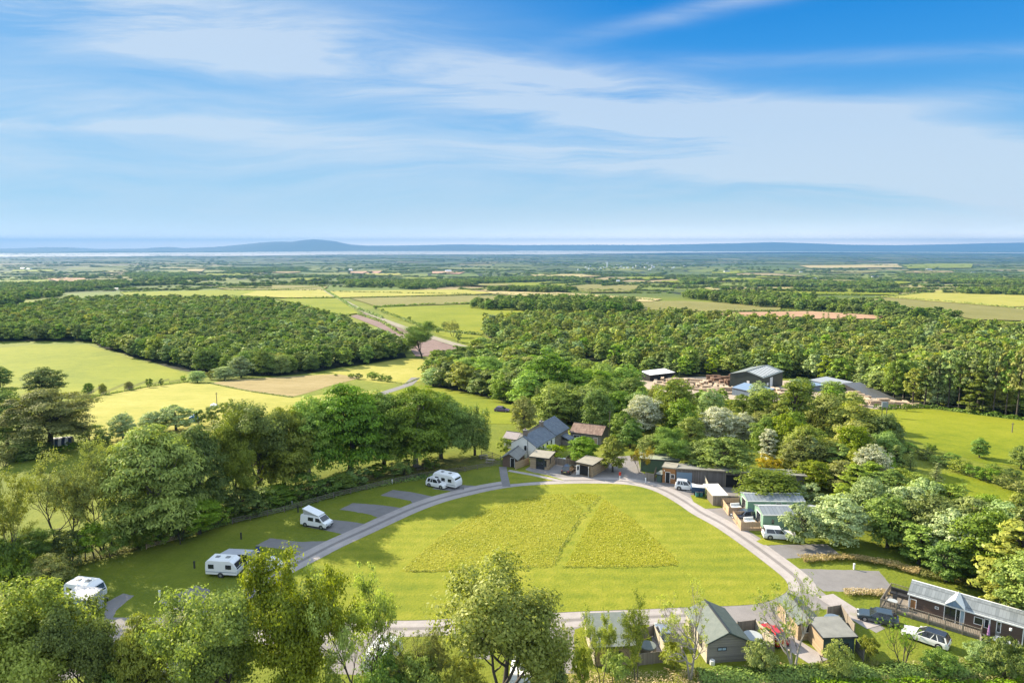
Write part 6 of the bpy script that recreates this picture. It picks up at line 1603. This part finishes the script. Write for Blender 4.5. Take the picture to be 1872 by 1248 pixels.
def car(name, label, p, heading, col, L=4.3, W=1.8, Hh=1.5, style='hatch', group=None, roofglass=False):
    """nose towards local +x; heading = world vector"""
    t = thing(name, p, math.atan2(heading[1], heading[0]), label, 'car', group)
    w = W/2; belt = Hh*.62; sill = .24
    hood = {'hatch': .80, 'suv': .84, 'estate': .80, 'pickup': .84}[style]
    prof = [(-L/2, sill+.18, belt*.62, .86), (-L/2+.06, sill, belt*.96, .93), (-L/2+.35, sill, belt, 1), (-L*.18, sill, belt, 1), (L*.12, sill, belt*.985, 1), (L*.20, sill, belt*.97, 1),
            (L*.36, sill, belt*(hood+.10), .97), (L/2-.22, sill, belt*(hood-.02), .93), (L/2-.05, sill+.03, belt*(hood-.14), .84), (L/2, sill+.14, belt*.52, .76)]
    sec = [[(x, -w*k, z0), (x, -w*k*1.0, z0+(z1-z0)*.55), (x, -w*k*.95, z1-.06), (x, -w*k*.84, z1), (x, w*k*.84, z1), (x, w*k*.95, z1-.06), (x, w*k, z0+(z1-z0)*.55), (x, w*k, z0)] for x, z0, z1, k in prof]
    body = loft(sec, col, 'body', t, smooth=False, bevel=.03)
    # cabin: base outline -> roof outline
    xr, xf = {'hatch': (-L*.455, L*.20), 'suv': (-L*.465, L*.20), 'estate': (-L*.475, L*.19), 'pickup': (-L*.46, L*.16)}[style]
    rr, rf_ = {'hatch': (-L*.33, L*.03), 'suv': (-L*.41, L*.035), 'estate': (-L*.41, L*.02), 'pickup': (-L*.44, L*.02)}[style]
    b0, b1 = w*.93, w*.74; zt = Hh
    def cab(zb, zt_, i0, i1, name, m, inset=0.0):
        return loft([[(xr-inset, -b0-inset, zb), (xf+inset, -b0-inset, zb), (xf+inset, b0+inset, zb), (xr-inset, b0+inset, zb)],
                     [(rr-inset, -b1-inset, zt_), (rf_+inset, -b1-inset, zt_), (rf_+inset, b1+inset, zt_), (rr-inset, b1+inset, zt_)]], m, name, t)
    cab(belt-.03, zt-.05, 0, 0, 'cabin', M['glass'])
    rs = [[(rr-.03, -b1-.02, zt-.05), (rf_+.05, -b1-.02, zt-.06), (rf_+.05, b1+.02, zt-.06), (rr-.03, b1+.02, zt-.05)], [(rr+.05, -b1+.07, zt), (rf_-.08, -b1+.07, zt), (rf_-.08, b1-.07, zt), (rr+.05, b1-.07, zt)]]
    rfo = loft(rs, M['glass'] if roofglass else col, 'roof', t)
    if style in ('suv', 'estate'):
        for s in (-1, 1): MB().box(rr+.15, rf_-.2, s*(b1-.06)-.02, s*(b1-.06)+.02, zt+.01, zt+.05).build('roof_rail', M['metal'], t)
    # pillars
    for s in (-1, 1):
        mb = MB()
        def pil(xb, xt, wd):
            mb.add([(xb-wd, s*(b0+.012), belt-.03), (xb+wd, s*(b0+.012), belt-.03), (xt+wd*.8, s*(b1+.012), zt-.045), (xt-wd*.8, s*(b1+.012), zt-.045),
                    (xb-wd, s*(b0-.06), belt-.03), (xb+wd, s*(b0-.06), belt-.03), (xt+wd*.8, s*(b1-.06), zt-.045), (xt-wd*.8, s*(b1-.06), zt-.045)],
                   [(0,1,2,3), (7,6,5,4), (0,4,5,1), (1,5,6,2), (2,6,7,3), (3,7,4,0)])
        pil(xf-.03, rf_+.0, .045); pil((xf+xr)/2+.1, (rf_+rr)/2+.05, .04); pil(xr+.14, rr+.06, .13 if style != 'estate' else .09)
        if style in ('suv', 'estate'): pil(xr+L*.20, rr+L*.18, .05)
        mb.build('pillars', col, t)
        MB().box(xf-.28, xf-.10, s*(w+.02), s*(w+.16) if s > 0 else s*(w+.02), belt-.02, belt+.12).build('mirror', col, t) if s > 0 else MB().box(xf-.28, xf-.10, -w-.16, -w-.02, belt-.02, belt+.12).build('mirror', col, t)
    r = Hh*.215
    for x in (-L*.30, L*.31):
        for s in (-1, 1):
            wheel(t, x, s*(w-.10), r)
            MB().cyl((x, s*(w-.19), r), (x, s*(w+.004), r), r*1.17, r*1.17, 18).build('wheel_arch', M['trim'], t)
    for s in (-1, 1):
        MB().cbox(L/2-.13, s*w*.66, belt*.70, .2, w*.34, .13).build('headlight', LAMPW, t, bevel=.02)
        MB().cbox(-L/2+.07, s*w*.72, belt*.82, .14, w*.26, .2).build('taillight', LAMPR, t, bevel=.02)
    MB().cbox(L/2-.01, 0, sill+.20, .05, .5, .11).build('number_plate', PLATEW, t); MB().cbox(-L/2-.01, 0, belt*.58, .05, .5, .11).build('number_plate', PLATE, t)
    MB().cbox(L/2-.05, 0, sill+.33, .1, w*1.0, .14).build('grille', M['trim'], t); MB().box(-L/2+.05, L/2-.1, -w*.9, w*.9, .16, .245).build('underbody', M['trim'], t)
    return t
WHT, SIL, DGR, RED, BLK, PUR, BLU = (paint('car_white', (1.02,1.03,1.04)), paint('car_silver', (.36,.40,.44), metal=.4), paint('car_dark_blue_grey', (.07,.10,.12), metal=.3), paint('car_red', (.55,.015,.012)),
                        paint('car_black', (.03,.025,.03)), paint('car_purple', (.12,.05,.16)), paint('car_navy', (.03,.05,.10)))
def hv(a, b): return (G(*b)-G(*a)).xy.normalized()
car('white_suv', 'white car parked beside the white touring caravan', G(800,889), (.86,-.5), WHT, 4.3, 1.82, 1.62, 'suv')
car('red_car', 'red hatchback parked beside the pale slatted fence', G(1411,1166), hv((1424,1176),(1397,1153)), RED, 4.1, 1.78, 1.5, 'hatch')
car('silver_car', 'silver car parked between the low cabin and the gabled cabin', G(1214,1166), hv((1219,1176),(1208,1146)), SIL, 4.1, 1.78, 1.5, 'hatch')
car('dark_car', 'dark blue grey car parked in front of the lodge deck', G(1604,1134), hv((1626,1138),(1584,1129)), DGR, 4.4, 1.8, 1.44, 'hatch')
car('white_estate', 'white estate car with a glass roof parked on the grass below the lodge', G(1692,1171), hv((1715,1178),(1668,1162)), WHT, 4.7, 1.85, 1.5, 'estate', roofglass=True)
car('black_car', 'dark car parked between the middle hut and the open hut', G(1040,862), (.45,.9), BLK, 4.2, 1.8, 1.5, 'hatch')
car('white_off_roader', 'white short off roader parked in front of the blue shutter', G(1254,894), (.93,-.3), WHT, 3.9, 1.78, 1.7, 'suv')
car('blue_black_car', 'dark blue car squeezed between the two green lodges', G(1361,948), (-.95,-.15), BLU, 4.2, 1.8, 1.5, 'hatch')
car('purple_car', 'purple car parked alone on the grass left of the farmhouse', G(918,752), (.95,-.3), PUR, 4.3, 1.8, 1.45, 'hatch')
car('courtyard_car', 'silver car in the courtyard in front of the brown roofed barn', G(1063,812), (.9,-.35), SIL, 4.2, 1.8, 1.5, 'hatch')
car('half_hidden_car', 'white car half hidden behind the lime ash beside the caravan', G(486,1042), (-.75,-.6), WHT, 4.3, 1.8, 1.5, 'hatch')
# white pickup with a canopy
pk = car('white_pickup', 'white pickup with a hard top parked before the lower green lodge', G(1424,983), (.98,-.15), WHT, 4.9, 1.85, 1.68, 'pickup')
# camper van with raised roof
def camper(p, hd):
    t = thing('camper_van', p, math.atan2(hd[1], hd[0]), 'white camper van with its pop top roof raised', 'camper van')
    L, w = 4.9, .95
    prof = [(-2.42,.35),(-2.45,1.0),(-2.38,1.75),(-2.25,1.92),(.95,1.92),(1.15,1.85),(1.85,1.18),(2.3,1.02),(2.44,.85),(2.45,.35)]
    mb = MB(); vs = [(x, -w, z) for x, z in prof]+[(x, w, z) for x, z in prof]; n = len(prof)
    for i, (x, z) in enumerate(prof):
        if z > 1.3: vs[i] = (x, -w*.86, z); vs[i+n] = (x, w*.86, z)
    fs = [tuple(range(n)), tuple(range(2*n-1, n-1, -1))]+[(i, i+n, (i+1) % n+n, (i+1) % n) for i in range(n)]
    mb.add(vs, fs); mb.build('body', WHT, t, bevel=.05)
    MB().add([(1.17,-.72,1.80),(1.80,-.78,1.22),(1.80,.78,1.22),(1.17,.72,1.80),(1.22,-.72,1.86),(1.86,-.78,1.27),(1.86,.78,1.27),(1.22,.72,1.86)], [(0,1,2,3),(7,6,5,4),(0,4,5,1),(1,5,6,2),(2,6,7,3),(3,7,4,0)]).build('windscreen', M['glass'], t)
    for s in (-1, 1):
        for x0, x1 in ((.45, 1.25), (-.95, .05)):
            yb, yt = s*(w*.935), s*(w*.872)
            MB().add([(x0, yb, 1.12), (x1+(.25 if x0 > .3 else 0), yb, 1.12), (x1-(.1 if x0 > .3 else 0), yt, 1.68), (x0, yt, 1.68), (x0, yb+s*.03, 1.12), (x1+(.25 if x0 > .3 else 0), yb+s*.03, 1.12), (x1-(.1 if x0 > .3 else 0), yt+s*.03, 1.68), (x0, yt+s*.03, 1.68)],
                     [(0,1,2,3),(7,6,5,4),(0,4,5,1),(1,5,6,2),(2,6,7,3),(3,7,4,0)]).build('window', M['glass'], t)
        MB().cbox(2.38, s*.72, .88, .14, .34, .2).build('headlight', LAMPW, t, bevel=.02); MB().cbox(-2.44, s*.84, 1.1, .06, .14, .5).build('taillight', LAMPR, t)
        for x in (-1.5, 1.5): wheel(t, x, s*.84, .33); MB().cyl((x, s*.8, .33), (x, s*.953, .33), .40, .40, 18).build('wheel_arch', M['trim'], t)
        MB().cbox(1.45, s*1.05, 1.3, .1, .16, .26).build('mirror', M['trim'], t)
    MB().cbox(2.42, 0, .48, .14, 1.8, .26).build('bumper', M['trim'], t, bevel=.04); MB().cbox(2.50, 0, .5, .02, .5, .12).build('number_plate', PLATEW, t)
    MB().prism_y([(-1.85,1.93),(1.0,1.93),(.98,2.0),(-1.95,2.78),(-2.0,2.66)], -.70, .70).build('roof_canvas', surf('canvas', (.55,.56,.54), (.45,.46,.45), 4, .8), t)
    MB().prism_y([(1.02,1.98),(1.04,2.10),(-1.98,2.92),(-2.08,2.80)], -.80, .80).build('pop_top', WHT, t, bevel=.03)
    return t
camper(G(579,961), (.93,-.36))
def caravan(label, p, hd, L=5.0, W=2.15, Hh=2.45, windows=3, name='touring_caravan', front=True):
    """nose (drawbar) towards +x; origin at the middle of the floor"""
    t = thing(name, p, math.atan2(hd[1], hd[0]), label, 'caravan')
    w = W/2; l = L/2
    prof = [(-l,.42),(-l-.04,1.2),(-l+.05,2.1),(-l+.35,Hh),(l-1.0,Hh),(l-.45,Hh-.35),(l-.1,Hh-1.0),(l,1.1),(l-.05,.42)]
    MB().prism_y(prof, -w, w).build('body', WHT, t, bevel=.07)
    MB().box(-l+.4, l-1.1, -w+.25, w-.25, Hh+.003, Hh+.03).build('roof_panel', M['whp'], t)
    for x in (-l*.4, l*.25): MB().cbox(x, 0, Hh+.08, .55, .5, .1).build('roof_vent', M['metal'], t, bevel=.02)
    for s in (-1, 1):
        y0, y1 = sorted((s*(w+.003), s*(w+.04)))
        for k in range(windows):
            x = -l*.62 + k*(l*1.1/(windows-1) if windows > 1 else 0)
            MB().box(x-.4, x+.4, y0, y1, 1.25, 1.85).build('window', M['glass'], t, bevel=.015)
        MB().box(-l+.05, l-.1, y0, sorted((s*(w+.003), s*(w+.02)))[1] if s > 0 else y1, .78, .86).build('stripe', M['bluew'], t) if s > 0 else MB().box(-l+.05, l-.1, -w-.02, -w-.003, .78, .86).build('stripe', M['bluew'], t)
        wheel(t, -.1, s*(w-.06), .32, .2)
        MB().cyl((-.1, s*(w-.15), .34), (-.1, s*(w+.01), .34), .42, .42, 18).build('wheel_arch', M['trim'], t)
        MB().cbox(-l-.03, s*w*.8, .75, .06, .2, .35).build('taillight', LAMPR, t)
    MB().add([(l-.085,-w*.82,1.15),(l-.40,-w*.82,1.98),(l-.40,w*.82,1.98),(l-.085,w*.82,1.15),(l-.02,-w*.82,1.18),(l-.33,-w*.82,2.02),(l-.33,w*.82,2.02),(l-.02,w*.82,1.18)], [(0,1,2,3),(7,6,5,4),(0,4,5,1),(1,5,6,2),(2,6,7,3),(3,7,4,0)]).build('front_window', M['glass'], t)
    MB().box(l-.1, l+1.1, -.05, .05, .42, .5).build('drawbar', M['metal'], t); MB().cyl((l+.9,0,.05),(l+.9,0,.45),.05,.05,8).build('jockey_wheel', M['trim'], t)
    return t
caravan('white touring caravan with three side windows parked on the top pitch', G(818,888), (.87,-.5), 5.2, 2.15, 2.5, 3)
c2 = caravan('white caravan with a rounded front parked on the grass in dappled shade', G(412,1049), (.98,-.10), 4.4, 2.1, 2.4, 2)
c3 = caravan('white caravan half hidden by the corner tree', G(158,1094), (.96,-.20), 4.4, 2.1, 2.4, 2)
def awning(t0, label, x0, x1, dep, side=1):
    t = thing('awning', t0.location, t0.rotation_euler[2], label, 'awning'); s = side; w = 1.08
    y0, y1 = s*w, s*(w+dep)
    MB().add([(x0,y0,2.35),(x1,y0,2.35),(x1,y1,1.95),(x0,y1,1.95),(x0,y0,2.39),(x1,y0,2.39),(x1,y1,1.99),(x0,y1,1.99)], [(0,1,2,3),(7,6,5,4),(0,4,5,1),(1,5,6,2),(2,6,7,3),(3,7,4,0)]).build('roof', M['fabric'], t)
    for x in (x0, x1-.04): MB().add([(x,y0,0),(x+.04,y0,0),(x+.04,y1,0),(x,y1,0),(x,y0,2.34),(x+.04,y0,2.34),(x+.04,y1,1.94),(x,y1,1.94)], [(0,1,2,3),(7,6,5,4),(0,4,5,1),(1,5,6,2),(2,6,7,3),(3,7,4,0)]).build('side_wall', M['fabric'], t)
    ya, yb = sorted((y1, y1+s*.04)); MB().box(x0, x1, ya, yb, 0, 1.94).build('front_wall', M['fabricd'], t)
    for k in range(3):
        u = x0 + (x1-x0)*(k+.5)/3; ya, yb = sorted((y1+s*.045, y1+s*.07)); MB().box(u-.4, u+.4, ya, yb, .8, 1.7).build('window', M['pglass'], t)
    for x in (x0, x1): MB().cyl((x, y1+s*.1, 0), (x, y1+s*.1, 1.95), .03, .03, 6).build('pole', M['metal'], t)
awning(c2, 'grey white awning attached behind the caravan in dappled shade', -1.2, 2.6, 2.4, 1)
awning(c3, 'pale awning with blue windows on the near side of the leftmost caravan', .0, 3.6, 2.3, -1)
# caravans glimpsed between the bottom trees
caravan('white caravan seen through the twigs at the bottom, behind the open crowned tree', G(700,1215), (.3,.95), 5.2, 2.2, 2.45, 3)
caravan('white caravan low behind the big central ash', G(955,1250), (.1,1), 5.0, 2.2, 2.45, 3)
caravan('white caravan glimpsed at the bottom between grey willow and lime ash', G(330,1235), (.5,.86), 5.4, 2.2, 2.45, 3)
